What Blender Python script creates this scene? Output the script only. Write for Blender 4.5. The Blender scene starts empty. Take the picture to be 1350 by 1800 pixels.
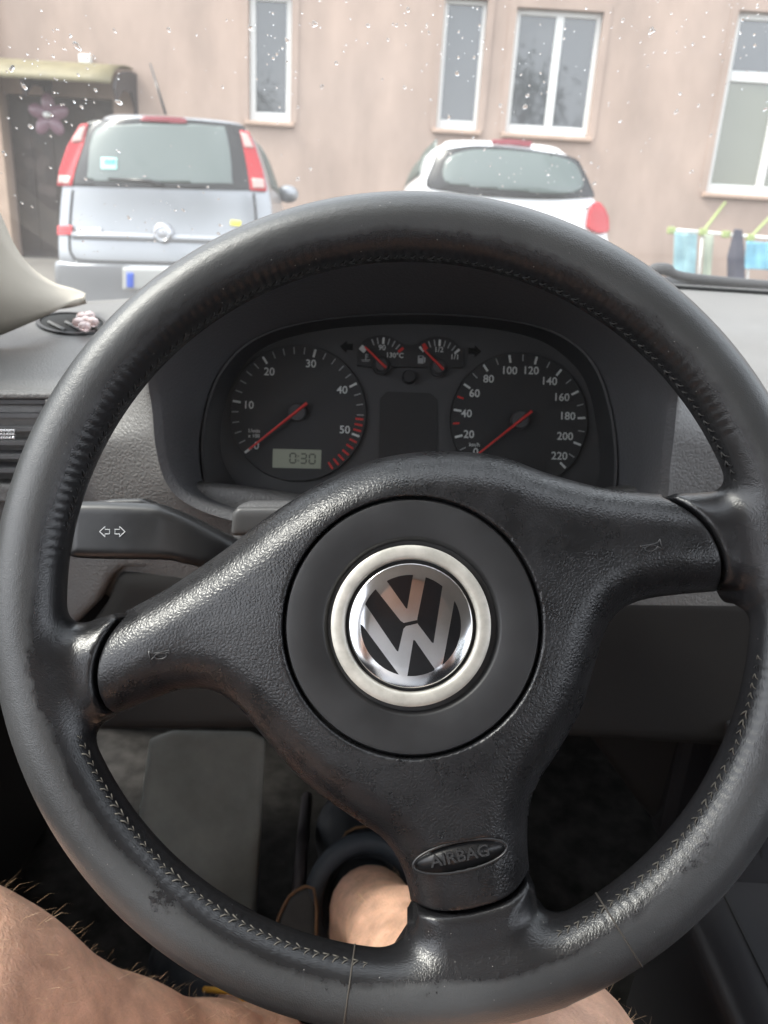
import bpy, bmesh, math, random
import numpy as np
from mathutils import Matrix, Vector
random.seed(7); rng = np.random.default_rng(7)
R_ = math.radians
sc = bpy.context.scene
COL = sc.collection

# ------------------------------------------------------------------ camera
F, PW, PH = 1350.0, 1350.0, 1800.0
PITCH, ROLL = R_(19.8), R_(3.4)
CAM = np.array([0.0, 0.0, 1.0])
fw = np.array([0, math.cos(PITCH), -math.sin(PITCH)])
u0 = np.array([0, math.sin(PITCH), math.cos(PITCH)])
r0 = np.array([1.0, 0, 0])
cr = math.cos(ROLL)*r0 + math.sin(ROLL)*u0
cu = -math.sin(ROLL)*r0 + math.cos(ROLL)*u0
cam_d = bpy.data.cameras.new('camera'); cam = bpy.data.objects.new('camera', cam_d); COL.objects.link(cam)
cam.matrix_world = Matrix(((cr[0], cu[0], -fw[0], CAM[0]), (cr[1], cu[1], -fw[1], CAM[1]), (cr[2], cu[2], -fw[2], CAM[2]), (0, 0, 0, 1)))
cam_d.sensor_fit = 'VERTICAL'; cam_d.sensor_height = 24; cam_d.lens = 24*F/PH
cam_d.clip_start = 0.01; cam_d.clip_end = 500
cam_d.dof.use_dof = True; cam_d.dof.focus_distance = 0.35; cam_d.dof.aperture_fstop = 9.5
sc.camera = cam

# ------------------------------------------------------------------ world, sun, exposure
SUN_EL, SUN_AZ = 51, 258      # azimuth clockwise from +Y (the sun stands behind the car, to its left)
w = bpy.data.worlds.new('World'); sc.world = w; w.use_nodes = True
nt = w.node_tree; bg = nt.nodes['Background']
sky = nt.nodes.new('ShaderNodeTexSky'); sky.sky_type = 'NISHITA'; sky.sun_disc = False
sky.sun_elevation = R_(SUN_EL); sky.sun_rotation = R_(SUN_AZ); sky.air_density = 1.0; sky.dust_density = 4.0; sky.ozone_density = 1.0
hs = nt.nodes.new('ShaderNodeHueSaturation'); hs.inputs['Saturation'].default_value = 0.38
nt.links.new(sky.outputs[0], hs.inputs['Color'])
cloud = nt.nodes.new('ShaderNodeTexNoise'); cloud.inputs['Scale'].default_value = 2.2; cloud.inputs['Detail'].default_value = 6    # broken cloud all over the sky
ctc = nt.nodes.new('ShaderNodeTexCoord'); nt.links.new(ctc.outputs['Generated'], cloud.inputs['Vector'])
crp = nt.nodes.new('ShaderNodeMapRange'); crp.inputs['From Min'].default_value = .38; crp.inputs['From Max'].default_value = .62; crp.inputs['To Min'].default_value = .35; crp.inputs['To Max'].default_value = .9
nt.links.new(cloud.outputs['Fac'], crp.inputs['Value'])
cmx = nt.nodes.new('ShaderNodeMix'); cmx.data_type = 'RGBA'; nt.links.new(crp.outputs[0], cmx.inputs['Factor']); nt.links.new(hs.outputs[0], cmx.inputs['A']); cmx.inputs['B'].default_value = (8.6, 9.0, 9.8, 1)
nt.links.new(cmx.outputs['Result'], bg.inputs[0]); bg.inputs[1].default_value = 0.13
sd = bpy.data.lights.new('sun', 'SUN'); sd.energy = 1.6; sd.angle = R_(18); sd.color = (1, .95, .88)
sun = bpy.data.objects.new('sun', sd); COL.objects.link(sun)
sv = Vector((math.sin(R_(SUN_AZ))*math.cos(R_(SUN_EL)), math.cos(R_(SUN_AZ))*math.cos(R_(SUN_EL)), math.sin(R_(SUN_EL))))
sun.rotation_euler = sv.to_track_quat('Z', 'Y').to_euler(); sun.location = (-8, -3, 9)
sc.view_settings.view_transform = 'Standard'; sc.view_settings.look = 'None'; sc.view_settings.gamma = 1
sc.view_settings.exposure = 1.92; sc.view_settings.use_curve_mapping = False
sc.cycles.max_bounces = 8; sc.cycles.transparent_max_bounces = 16; sc.cycles.transmission_bounces = 6
sc.cycles.use_denoising = True; sc.cycles.caustics_refractive = False; sc.cycles.caustics_reflective = False
sc.cycles.sample_clamp_indirect = 6

# ------------------------------------------------------------------ projection helpers (photo pixel -> direction)
def ray(px, py): return cr*((px-675)/F) + cu*((900-py)/F) + fw
def PD(px, py, d): return CAM + ray(px, py)*d
def PY(px, py, y):
    r = ray(px, py); return CAM + r*(y/r[1])
def PX(px, py, x):
    r = ray(px, py); return CAM + r*(x/r[0])
def PZ(px, py, z):
    r = ray(px, py); return CAM + r*((z-CAM[2])/r[2])
def nrm(v): v = np.asarray(v, float); return v/np.linalg.norm(v)
class Frame:
    """plane: origin O, axes ex ey, normal n (towards the camera)"""
    def __init__(s, O, n, xhint=None):
        s.O = np.asarray(O, float); s.n = nrm(n); xh = cr if xhint is None else np.asarray(xhint, float)
        s.ex = nrm(xh - s.n*np.dot(xh, s.n)); s.ey = np.cross(s.n, s.ex)
        s.M = Matrix(((s.ex[0], s.ey[0], s.n[0], s.O[0]), (s.ex[1], s.ey[1], s.n[1], s.O[1]), (s.ex[2], s.ey[2], s.n[2], s.O[2]), (0, 0, 0, 1)))
    def uv(s, px, py, w=0.0):
        r = ray(px, py); o = s.O + s.n*w
        P = CAM + r*(np.dot(o-CAM, s.n)/np.dot(r, s.n)) - s.O
        return np.array([P@s.ex, P@s.ey])
    def uvs(s, pts, w=0.0): return np.array([s.uv(p[0], p[1], w) for p in pts])
    def W(s, u, v, w=0.0): return s.O + s.ex*u + s.ey*v + s.n*w
    def scale(s, px, py): return np.linalg.norm(s.uv(px+5, py)-s.uv(px-5, py))/10
def crv(pts, n=6, closed=False):
    """Catmull-Rom through 2D/3D points"""
    P = [np.asarray(p, float) for p in pts]; out = []; N = len(P)
    rngs = range(N) if closed else range(N-1)
    for i in rngs:
        if closed: a, b, c, d = P[i-1], P[i], P[(i+1) % N], P[(i+2) % N]
        else: a, b, c, d = P[max(i-1, 0)], P[i], P[i+1], P[min(i+2, N-1)]
        for k in range(n):
            t = k/n
            out.append(.5*((2*b)+(c-a)*t+(2*a-5*b+4*c-d)*t*t+(3*b-a-3*c+d)*t**3))
    if not closed: out.append(P[-1])
    return np.array(out)

# ------------------------------------------------------------------ materials
MATS = {}
def mat(name, col, rough=.5, metal=0, spec=.5, coat=0, bump=None, var=None, trans=0, ior=1.45, sheen=0, sss=0, coord='Object', dust=None):
    """bump=(kind,scale,strength,dist) ; var=(scale,amount[,stretch])"""
    if name in MATS: return MATS[name]
    m = bpy.data.materials.new(name); m.use_nodes = True; MATS[name] = m
    n = m.node_tree.nodes; L = m.node_tree.links; b = n['Principled BSDF']
    b.inputs['Base Color'].default_value = (*col, 1); b.inputs['Roughness'].default_value = rough
    b.inputs['Metallic'].default_value = metal; b.inputs['Specular IOR Level'].default_value = spec
    b.inputs['Coat Weight'].default_value = coat; b.inputs['Coat Roughness'].default_value = .08
    b.inputs['Transmission Weight'].default_value = trans; b.inputs['IOR'].default_value = ior
    b.inputs['Sheen Weight'].default_value = sheen
    if sss:
        b.inputs['Subsurface Weight'].default_value = sss; b.inputs['Subsurface Radius'].default_value = (.012, .004, .002); b.inputs['Subsurface Scale'].default_value = 1
    tc = n.new('ShaderNodeTexCoord')
    if var:
        mp = n.new('ShaderNodeMapping'); L.new(tc.outputs[coord], mp.inputs[0])
        mp.inputs['Scale'].default_value = var[2] if len(var) > 2 else (1, 1, 1)
        no = n.new('ShaderNodeTexNoise'); no.inputs['Scale'].default_value = var[0]; no.inputs['Detail'].default_value = 5; no.inputs['Roughness'].default_value = .62
        L.new(mp.outputs[0], no.inputs['Vector'])
        mr = n.new('ShaderNodeMapRange'); mr.inputs['From Min'].default_value = .3; mr.inputs['From Max'].default_value = .7
        mr.inputs['To Min'].default_value = 1-var[1]; mr.inputs['To Max'].default_value = 1+var[1]
        L.new(no.outputs['Fac'], mr.inputs['Value'])
        mx = n.new('ShaderNodeVectorMath'); mx.operation = 'SCALE'; mx.inputs[0].default_value = col
        L.new(mr.outputs[0], mx.inputs['Scale']); L.new(mx.outputs[0], b.inputs['Base Color'])
        m2 = n.new('ShaderNodeMapRange'); m2.inputs['From Min'].default_value = .3; m2.inputs['From Max'].default_value = .7
        m2.inputs['To Min'].default_value = max(.02, rough*(1-var[1]*.6)); m2.inputs['To Max'].default_value = min(1, rough*(1+var[1]*.6))
        L.new(no.outputs['Fac'], m2.inputs['Value']); L.new(m2.outputs[0], b.inputs['Roughness'])
    if bump:
        kind, s, st, di = bump
        bn = n.new('ShaderNodeBump'); bn.inputs['Strength'].default_value = st; bn.inputs['Distance'].default_value = di
        if kind == 'leather':
            wn = n.new('ShaderNodeTexNoise'); wn.inputs['Scale'].default_value = s*.6; wn.inputs['Detail'].default_value = 2
            L.new(tc.outputs[coord], wn.inputs['Vector'])
            ma = n.new('ShaderNodeVectorMath'); ma.operation = 'MULTIPLY_ADD'; ma.inputs[1].default_value = (1.2/s, 1.2/s, 1.2/s)
            L.new(wn.outputs['Color'], ma.inputs[0]); L.new(tc.outputs[coord], ma.inputs[2])
            v = n.new('ShaderNodeTexVoronoi'); v.feature = 'DISTANCE_TO_EDGE'; v.inputs['Scale'].default_value = s
            L.new(ma.outputs[0], v.inputs['Vector'])
            cl = n.new('ShaderNodeMapRange'); cl.interpolation_type = 'SMOOTHSTEP'; cl.inputs['From Max'].default_value = .34; L.new(v.outputs['Distance'], cl.inputs['Value'])
            big = n.new('ShaderNodeTexNoise'); big.inputs['Scale'].default_value = s*.12; big.inputs['Detail'].default_value = 4
            L.new(tc.outputs[coord], big.inputs['Vector'])
            ad = n.new('ShaderNodeMath'); ad.operation = 'MULTIPLY_ADD'; ad.inputs[1].default_value = 1.2
            L.new(big.outputs['Fac'], ad.inputs[0]); L.new(cl.outputs[0], ad.inputs[2]); L.new(ad.outputs[0], bn.inputs['Height'])
        elif kind == 'weave':
            t1 = n.new('ShaderNodeTexWave'); t1.inputs['Scale'].default_value = s; t1.bands_direction = 'DIAGONAL'; L.new(tc.outputs[coord], t1.inputs['Vector'])
            L.new(t1.outputs['Fac'], bn.inputs['Height'])
        else:
            no2 = n.new('ShaderNodeTexNoise'); no2.inputs['Scale'].default_value = s; no2.inputs['Detail'].default_value = 4
            L.new(tc.outputs[coord], no2.inputs['Vector']); L.new(no2.outputs['Fac'], bn.inputs['Height'])
        L.new(bn.outputs[0], b.inputs['Normal'])
    return m
def glass_mat(name, tint, gloss, film, rough=.02, film_col=(.8, .78, .75)):
    """thin pane: see-through, a mirror share that grows at grazing angles, a film of dirt"""
    m = bpy.data.materials.new(name); m.use_nodes = True; MATS[name] = m
    n = m.node_tree.nodes; L = m.node_tree.links; n.remove(n['Principled BSDF']); out = n['Material Output']
    t = n.new('ShaderNodeBsdfTransparent'); t.inputs[0].default_value = (*tint, 1)
    g = n.new('ShaderNodeBsdfGlossy'); g.inputs['Roughness'].default_value = rough
    fr = n.new('ShaderNodeFresnel'); fr.inputs[0].default_value = 1.5
    ml = n.new('ShaderNodeMath'); ml.operation = 'MULTIPLY'; ml.inputs[1].default_value = gloss; L.new(fr.outputs[0], ml.inputs[0])
    x1 = n.new('ShaderNodeMixShader'); L.new(ml.outputs[0], x1.inputs[0]); L.new(t.outputs[0], x1.inputs[1]); L.new(g.outputs[0], x1.inputs[2])
    last = x1
    if film:
        tr = n.new('ShaderNodeBsdfTranslucent'); tr.inputs[0].default_value = (*film_col, 1)
        tc = n.new('ShaderNodeTexCoord'); no = n.new('ShaderNodeTexNoise'); no.inputs['Scale'].default_value = 7; no.inputs['Detail'].default_value = 6
        L.new(tc.outputs['Object'], no.inputs['Vector'])
        mr = n.new('ShaderNodeMapRange'); mr.inputs['From Min'].default_value = .3; mr.inputs['From Max'].default_value = .7
        mr.inputs['To Min'].default_value = film*.75; mr.inputs['To Max'].default_value = film*1.3; L.new(no.outputs['Fac'], mr.inputs['Value'])
        x2 = n.new('ShaderNodeMixShader'); L.new(mr.outputs[0], x2.inputs[0]); L.new(x1.outputs[0], x2.inputs[1]); L.new(tr.outputs[0], x2.inputs[2]); last = x2
    L.new(last.outputs[0], out.inputs[0]); return m

# ------------------------------------------------------------------ object helpers
def tag(o, label=None, cat=None, group=None, kind=None):
    if label: o['label'] = label
    if cat: o['category'] = cat
    if group: o['group'] = group
    if kind: o['kind'] = kind
    return o
def setpar(o, p):
    if p is not None:
        o.parent = p; o.matrix_parent_inverse = p['_m_inv'] if False else WM[p.name].inverted()
WM = {}
def thing(name, label, cat, loc=(0, 0, 0), M=None, group=None):
    o = bpy.data.objects.new(name, None); COL.objects.link(o); o.empty_display_size = .05
    M = Matrix.Translation(Vector([float(c) for c in loc])) if M is None else M
    o.matrix_basis = M; WM[o.name] = M.copy(); tag(o, label, cat, group); return o
def link(name, me, m, parent=None, M=None):
    o = bpy.data.objects.new(name, me); COL.objects.link(o)
    if M is not None: o.matrix_basis = M
    WM[o.name] = (M if M is not None else Matrix.Identity(4)).copy()
    setpar(o, parent)
    if m is not None and not me.materials: me.materials.append(MATS[m] if isinstance(m, str) else m)
    return o
def mesh(name, V, Fc, smooth=False, sharp=None):
    me = bpy.data.meshes.new(name)
    V = np.asarray(V, float)
    me.from_pydata(V.tolist(), [], Fc if isinstance(Fc, list) else Fc.tolist()); me.update()
    if smooth:
        me.polygons.foreach_set('use_smooth', np.ones(len(me.polygons), bool))
        if sharp: me.set_sharp_from_angle(angle=R_(sharp))
    return me
def ob(name, V, Fc, m, parent=None, M=None, smooth=False, sharp=None):
    return link(name, mesh(name, V, Fc, smooth, sharp), m, parent, M)
class B:
    """collects shapes into one mesh"""
    def __init__(s): s.V = []; s.F = []
    def add(s, V, Fc):
        o = len(s.V); s.V += [tuple(map(float, v)) for v in V]; s.F += [[i+o for i in f] for f in Fc]; return s
    def box(s, lo, hi, fr=None):
        (x0, y0, z0), (x1, y1, z1) = lo, hi
        V = [(x0, y0, z0), (x1, y0, z0), (x1, y1, z0), (x0, y1, z0), (x0, y0, z1), (x1, y0, z1), (x1, y1, z1), (x0, y1, z1)]
        if fr is not None: V = [fr.W(*v) for v in V]
        return s.add(V, [[3, 2, 1, 0], [4, 5, 6, 7], [0, 1, 5, 4], [1, 2, 6, 5], [2, 3, 7, 6], [3, 0, 4, 7]])
    def prism(s, base, top):
        n = len(base); V = list(base)+list(top)
        return s.add(V, [list(range(n))[::-1], list(range(n, 2*n))]+[[i, (i+1) % n, n+(i+1) % n, n+i] for i in range(n)])
    def tube(s, P, r, n=8, closed=False, caps=True):
        P = [np.asarray(p, float) for p in P]; k = len(P); rr = [r]*k if np.isscalar(r) else r
        V = []; prev = None
        for i in range(k):
            a = P[i-1] if (i > 0 or closed) else P[i]; c = P[(i+1) % k] if (i < k-1 or closed) else P[i]
            t = nrm(c-a)
            if prev is None:
                h = np.array([0, 0, 1.0]) if abs(t[2]) < .9 else np.array([1.0, 0, 0]); u = nrm(np.cross(t, h))
            else: u = nrm(prev-t*np.dot(prev, t))
            prev = u; v = np.cross(t, u)
            for j in range(n):
                q = 2*math.pi*j/n; V.append(P[i]+rr[i]*(u*math.cos(q)+v*math.sin(q)))
        Fc = []
        for i in range(k if closed else k-1):
            i2 = (i+1) % k
            for j in range(n): Fc.append([i*n+j, i*n+(j+1) % n, i2*n+(j+1) % n, i2*n+j])
        if caps and not closed: Fc += [list(range(n))[::-1], list(range((k-1)*n, k*n))]
        return s.add(V, Fc)
    def lathe(s, prof, n=64, c=(0, 0)):
        V = []; Fc = []; k = len(prof)
        for (r, z) in prof:
            for j in range(n):
                q = 2*math.pi*j/n; V.append((c[0]+r*math.cos(q), c[1]+r*math.sin(q), z))
        for i in range(k-1):
            for j in range(n): Fc.append([i*n+j, i*n+(j+1) % n, (i+1)*n+(j+1) % n, (i+1)*n+j])
        if prof[0][0] > 1e-6: pass
        return s.add(V, Fc)
    def obj(s, name, m, parent=None, M=None, smooth=False, sharp=None): return ob(name, s.V, s.F, m, parent, M, smooth, sharp)
def grid(P, name, m, parent=None, closed_u=False, smooth=True, sharp=None, thick=0):
    """P: (nu,nv,3) array of points -> sheet"""
    P = np.asarray(P, float); nu, nv = P.shape[:2]; Fc = []
    for i in range(nu-1 if not closed_u else nu):
        for j in range(nv-1):
            a = i*nv+j; b = ((i+1) % nu)*nv+j; Fc.append([a, b, b+1, a+1])
    o = ob(name, P.reshape(-1, 3), Fc, m, parent, None, smooth, sharp)
    if thick:
        md = o.modifiers.new('thickness', 'SOLIDIFY'); md.thickness = thick; md.offset = 0
    return o
def bevel(o, wd, seg=2):
    md = o.modifiers.new('bevel', 'BEVEL'); md.width = wd; md.segments = seg; md.limit_method = 'ANGLE'; md.angle_limit = R_(35); return o

def seg_dist(pts, poly):
    """signed distance (neg inside) of pts (n,2) to closed polygon"""
    pts = np.asarray(pts); d = np.full(len(pts), 1e9); ins = np.zeros(len(pts), bool); n = len(poly); near = np.zeros((len(pts), 2))
    for i in range(n):
        a = poly[i]; b = poly[(i+1) % n]; ab = b-a; l2 = ab@ab
        if l2 < 1e-18: continue
        t = np.clip(((pts-a)@ab)/l2, 0, 1); q = a+t[:, None]*ab; dd = np.hypot(*(pts-q).T)
        k = dd < d; d[k] = dd[k]; near[k] = q[k]
        if (a[1] > b[1]) != (a[1] < b[1]): pass
        c = (a[1] > pts[:, 1]) != (b[1] > pts[:, 1])
        if c.any():
            xi = a[0]+(pts[:, 1]-a[1])*(b[0]-a[0])/(b[1]-a[1] if b[1] != a[1] else 1e-12)
            ins ^= c & (pts[:, 0] < xi)
    return np.where(ins, -d, d), near
def poly_grid(poly, h):
    """fill a 2D polygon with a regular grid whose rim is snapped to the outline"""
    poly = np.asarray(poly); lo = poly.min(0)-h; hi = poly.max(0)+h
    nx = int((hi[0]-lo[0])/h)+2; ny = int((hi[1]-lo[1])/h)+2
    X, Y = np.meshgrid(lo[0]+h*np.arange(nx), lo[1]+h*np.arange(ny), indexing='ij')
    pts = np.stack([X.ravel(), Y.ravel()], 1); d, near = seg_dist(pts, poly); ins = (d < 0).reshape(nx, ny)
    cell = ins[:-1, :-1] | ins[1:, :-1] | ins[:-1, 1:] | ins[1:, 1:]
    pos = np.where((d > 0)[:, None], near, pts)
    I, J = np.nonzero(cell); a = I*ny+J; q = np.stack([a, a+ny, a+ny+1, a+1], 1)
    used, inv = np.unique(q, return_inverse=True)
    return pos[used], inv.reshape(q.shape)
def surface_nets(f, lo, h):
    nx, ny, nz = f.shape; s = f < 0
    def cn(a, i, j, k): return a[i:nx-1+i, j:ny-1+j, k:nz-1+k]
    cnt = sum(cn(s, i, j, k).astype(np.int8) for i in (0, 1) for j in (0, 1) for k in (0, 1))
    act = (cnt > 0) & (cnt < 8); I, J, K = np.nonzero(act); n = len(I)
    idx = np.full(act.shape, -1, np.int64); idx[I, J, K] = np.arange(n)
    C = [(i, j, k) for i in (0, 1) for j in (0, 1) for k in (0, 1)]
    val = {c: f[I+c[0], J+c[1], K+c[2]] for c in C}
    P = np.zeros((n, 3)); cc = np.zeros(n)
    for a in C:
        for ax in range(3):
            if a[ax] == 0:
                b = list(a); b[ax] = 1; b = tuple(b); va, vb = val[a], val[b]
                k = (va < 0) != (vb < 0)
                t = np.where(k, va/(va-vb+1e-30), 0)
                p = np.array(a, float)[None, :].repeat(n, 0); p[:, ax] = t
                P[k] += p[k]; cc[k] += 1
    P = P/cc[:, None]+np.stack([I, J, K], 1)
    V = np.array(lo)+P*h; Q = []
    for ax in range(3):
        sl0 = [slice(None)]*3; sl1 = [slice(None)]*3; sl0[ax] = slice(0, -1); sl1[ax] = slice(1, None)
        e = s[tuple(sl0)] != s[tuple(sl1)]; flip = s[tuple(sl0)]
        a1, a2 = [(1, 2), (2, 0), (0, 1)][ax]
        g = np.nonzero(e); g = np.stack(g, 1)
        ok = (g[:, a1] > 0) & (g[:, a2] > 0) & (g[:, a1] < f.shape[a1]-1) & (g[:, a2] < f.shape[a2]-1); g = g[ok]
        def at(d1, d2):
            q = g.copy(); q[:, a1] -= d1; q[:, a2] -= d2; return idx[q[:, 0], q[:, 1], q[:, 2]]
        quad = np.stack([at(1, 1), at(0, 1), at(0, 0), at(1, 0)], 1)
        fl = ~flip[g[:, 0], g[:, 1], g[:, 2]]; quad[fl] = quad[fl][:, ::-1]; Q.append(quad)
    return V, np.concatenate(Q)
def smin(a, b, k):
    h = np.clip(.5+.5*(b-a)/k, 0, 1); return b*(1-h)+a*h-k*h*(1-h)
def lattice(lo, hi, h):
    ax = [lo[i]+h*np.arange(int((hi[i]-lo[i])/h)+2) for i in range(3)]
    return ax
def slab_sdf(d2, z, zc, hz, R):
    qx = d2+R; qz = np.abs(z-zc)-hz+R
    return np.hypot(np.maximum(qx, 0), np.maximum(qz, 0))+np.minimum(np.maximum(qx, qz), 0)-R
def slab(name, fr, poly_uv, z0, z1, R, h, m, parent=None, warp=None):
    """rounded slab over an outline on plane fr"""
    poly = np.asarray(poly_uv); lo = [*(poly.min(0)-3*h), z0-3*h-(.02 if warp else 0)]; hi = [*(poly.max(0)+3*h), z1+3*h+(.02 if warp else 0)]
    ax = lattice(lo, hi, h); X, Y = np.meshgrid(ax[0], ax[1], indexing='ij')
    d2 = seg_dist(np.stack([X.ravel(), Y.ravel()], 1), poly)[0].reshape(X.shape)
    zc = (z0+z1)/2 + (warp(X, Y, d2) if warp else 0)
    f = slab_sdf(d2[..., None], ax[2][None, None, :], np.asarray(zc)[..., None] if warp else zc, (z1-z0)/2, R)
    V, Q = surface_nets(f, lo, h); return ob(name, V, Q, m, parent, fr.M, True)
def patch3(name, poly, h, fn, m, parent=None, thick=.004, smooth=True):
    """polygon (2D) filled with a grid, mapped to 3D by fn(u,v)->P, given thickness along its normal"""
    V2, Q = poly_grid(poly, h); V = np.array([fn(*v) for v in V2])
    o = ob(name, V, Q, m, parent, None, smooth)
    if thick:
        md = o.modifiers.new('thickness', 'SOLIDIFY'); md.thickness = thick; md.offset = 0
    return o
_txt = {}
def text_mesh(st, size, ext=.0, bold=0.0):
    cu_ = bpy.data.curves.new('t', 'FONT'); cu_.body = st; cu_.size = size; cu_.align_x = 'CENTER'; cu_.align_y = 'CENTER'; cu_.extrude = ext; cu_.offset = bold; cu_.resolution_u = 3
    o = bpy.data.objects.new('t', cu_); COL.objects.link(o)
    dg = bpy.context.evaluated_depsgraph_get(); me = bpy.data.meshes.new_from_object(o.evaluated_get(dg)); me.materials.clear()
    bpy.data.objects.remove(o); bpy.data.curves.remove(cu_); return me
def frameM(P, ex, n):
    ex = nrm(ex); n = nrm(n); ey = np.cross(n, ex)
    return Matrix(((ex[0], ey[0], n[0], P[0]), (ex[1], ey[1], n[1], P[1]), (ex[2], ey[2], n[2], P[2]), (0, 0, 0, 1)))
def ellipse(c, a, b, rot=0, n=40):
    q = np.linspace(0, 2*math.pi, n, endpoint=False); x, y = a*np.cos(q), b*np.sin(q)
    return np.stack([c[0]+x*math.cos(rot)-y*math.sin(rot), c[1]+x*math.sin(rot)+y*math.cos(rot)], 1)

# ------------------------------------------------------------------ material list
mat('pad_leather', (.013, .013, .014), .29, bump=('leather', 600, .17, .0007), var=(60, .3))
mat('hub_plastic', (.018, .018, .019), .42, bump=('noise', 2500, .08, .0003), var=(25, .3))
mat('black_gloss', (.006, .006, .007), .12)
mat('silver_paint', (.45, .43, .385), .38, metal=.3, var=(90, .22))
mat('chrome', (.70, .71, .73), .13, metal=1.0, var=(160, .05))
mat('gap_black', (.004, .004, .004), .8)
mat('stitch_dark', (.02, .02, .02), .8)
mat('stitch_dusty', (.085, .078, .066), .9)
mat('seam_line', (.045, .039, .032), .8)
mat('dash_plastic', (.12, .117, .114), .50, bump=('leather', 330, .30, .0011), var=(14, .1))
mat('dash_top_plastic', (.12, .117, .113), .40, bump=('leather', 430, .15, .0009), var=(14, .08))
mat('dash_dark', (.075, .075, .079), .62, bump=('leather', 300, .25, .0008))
mat('column_grey', (.075, .075, .077), .45)
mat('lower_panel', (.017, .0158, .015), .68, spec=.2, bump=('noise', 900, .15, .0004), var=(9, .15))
mat('slat_grey', (.085, .085, .088), .4)
mat('bezel_grey', (.045, .045, .047), .45)
mat('vent_plastic', (.022, .022, .023), .42)
mat('stalk_plastic', (.020, .020, .021), .33, bump=('noise', 3000, .06, .0002), var=(40, .25))
mat('print_white', (.70, .72, .74), .6)
mat('cluster_face', (.062, .062, .064), .62)
mat('dial_face', (.028, .028, .029), .62)
mat('dial_white', (.62, .64, .62), .6)
mat('dial_grey', (.34, .35, .35), .6)
mat('dial_red', (.55, .035, .03), .5)
mat('needle_red', (.62, .05, .045), .35)
mat('lcd', (.30, .32, .25), .3)
mat('lcd_digit', (.07, .075, .06), .5)
mat('pillar_fabric', (.33, .30, .255), .9, bump=('noise', 700, .2, .0006), var=(9, .08))
mat('carpet', (.030, .029, .027), .95, spec=.05, bump=('noise', 900, .8, .002), var=(30, .6))
mat('mat_rubber', (.28, .285, .26), .8, bump=('weave', 220, .5, .0012), var=(12, .25))
mat('pedal_rubber', (.04, .04, .038), .7, var=(40, .4))
mat('rust_metal', (.18, .10, .05), .7, var=(50, .5))
mat('door_fabric', (.03, .03, .033), .9, bump=('weave', 260, .4, .0008))
mat('console_plastic', (.022, .022, .024), .27, bump=('noise', 1500, .2, .0004))
mat('skin', (.62, .375, .265), .5, sss=.1, bump=('noise', 500, .6, .0014), var=(55, .24))
mat('hair', (.52, .34, .20), .45)
mat('cloth_dark', (.03, .032, .04), .9); mat('shirt_pale', (.68, .69, .70), .9); mat('headliner', (.55, .54, .51), .95)
mat('shoe_black', (.012, .014, .017), .65, var=(50, .3))
mat('shoe_rubber', (.035, .042, .05), .6)
mat('lace_orange', (.65, .33, .04), .7)
mat('crystal_pink', (.95, .74, .72), .03, trans=.6, ior=1.65)
mat('crystal_white', (.9, .9, .92), .08, trans=.5, ior=1.6)
mat('stucco', (.330, .248, .205), .92, bump=('noise', 60, .35, .01), var=(1.6, .2, (1, 1, .4)))
mat('stucco_trim', (.375, .272, .208), .9, var=(3, .1))
mat('window_white', (.62, .61, .59), .45)
mat('sill_stone', (.38, .27, .21), .85, var=(8, .12))
mat('asphalt', (.10, .092, .082), .95, bump=('noise', 40, .5, .02), var=(1.5, .3))
mat('canopy_plastic', (.155, .132, .075), .6, var=(5, .25))
mat('iron_dark', (.035, .03, .032), .6)
mat('door_wood', (.035, .026, .022), .6, var=(6, .3))
mat('lamp_white', (.75, .75, .72), .5)
mat('balloon_pink', (.17, .09, .12), .2)
mat('car_silver', (.25, .256, .27), .3, metal=.55, coat=.4, var=(2, .03))
mat('car_white', (.66, .66, .67), .3, coat=.6)
mat('car_black', (.012, .012, .013), .25)
mat('car_trim', (.03, .03, .032), .6)
mat('bumper_grey', (.12, .122, .13), .5)
mat('tail_red', (.36, .006, .012), .25, coat=.15)
mat('tail_clear', (.42, .30, .27), .25, coat=.2)
mat('tail_dark', (.15, .012, .02), .25, coat=.15)
mat('plate_white', (.33, .33, .32), .5)
mat('plate_blue', (.02, .08, .45), .5)
mat('sticker_green', (.35, .62, .55), .6)
mat('sticker_blue', (.08, .32, .6), .6)
mat('sticker_yellow', (.75, .68, .08), .6)
mat('tyre', (.02, .02, .02), .8)
mat('rim_alloy', (.4, .4, .42), .35, metal=.8)
mat('rack_white', (.75, .76, .74), .4)
mat('rack_green', (.28, .33, .13), .4)
mat('towel_blue', (.16, .36, .46), .9, var=(7, .15))
mat('towel_teal', (.24, .38, .41), .9, var=(6, .22))
mat('towel_dark', (.06, .06, .08), .9, var=(5, .1))
mat('towel_sage', (.28, .31, .25), .9)
mat('curtain', (.32, .33, .22), .9)
mat('room_dark', (.03, .033, .04), .9)
mat('bark', (.07, .05, .035), .9); mat('leaf', (.05, .085, .03), .7); mat('leaf_light', (.10, .13, .04), .7)
mat('water', (1, 1, 1), .0, trans=1, ior=1.33)
mat('seat_fabric', (.03, .03, .033), .95)
glass_mat('windscreen_glass', (.93, .96, .94), .7, .032)
glass_mat('lens_clear', (.93, .93, .93), .22, .034, rough=.12)
def pane_mat(name, col, mirror, rough=.03):
    m = bpy.data.materials.new(name); m.use_nodes = True; MATS[name] = m
    n = m.node_tree.nodes; L = m.node_tree.links; b = n['Principled BSDF']; b.inputs['Base Color'].default_value = (*col, 1); b.inputs['Roughness'].default_value = .5
    g = n.new('ShaderNodeBsdfGlossy'); g.inputs['Roughness'].default_value = rough; x = n.new('ShaderNodeMixShader'); x.inputs[0].default_value = mirror
    L.new(b.outputs[0], x.inputs[1]); L.new(g.outputs[0], x.inputs[2]); L.new(x.outputs[0], n['Material Output'].inputs[0]); return m
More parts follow.
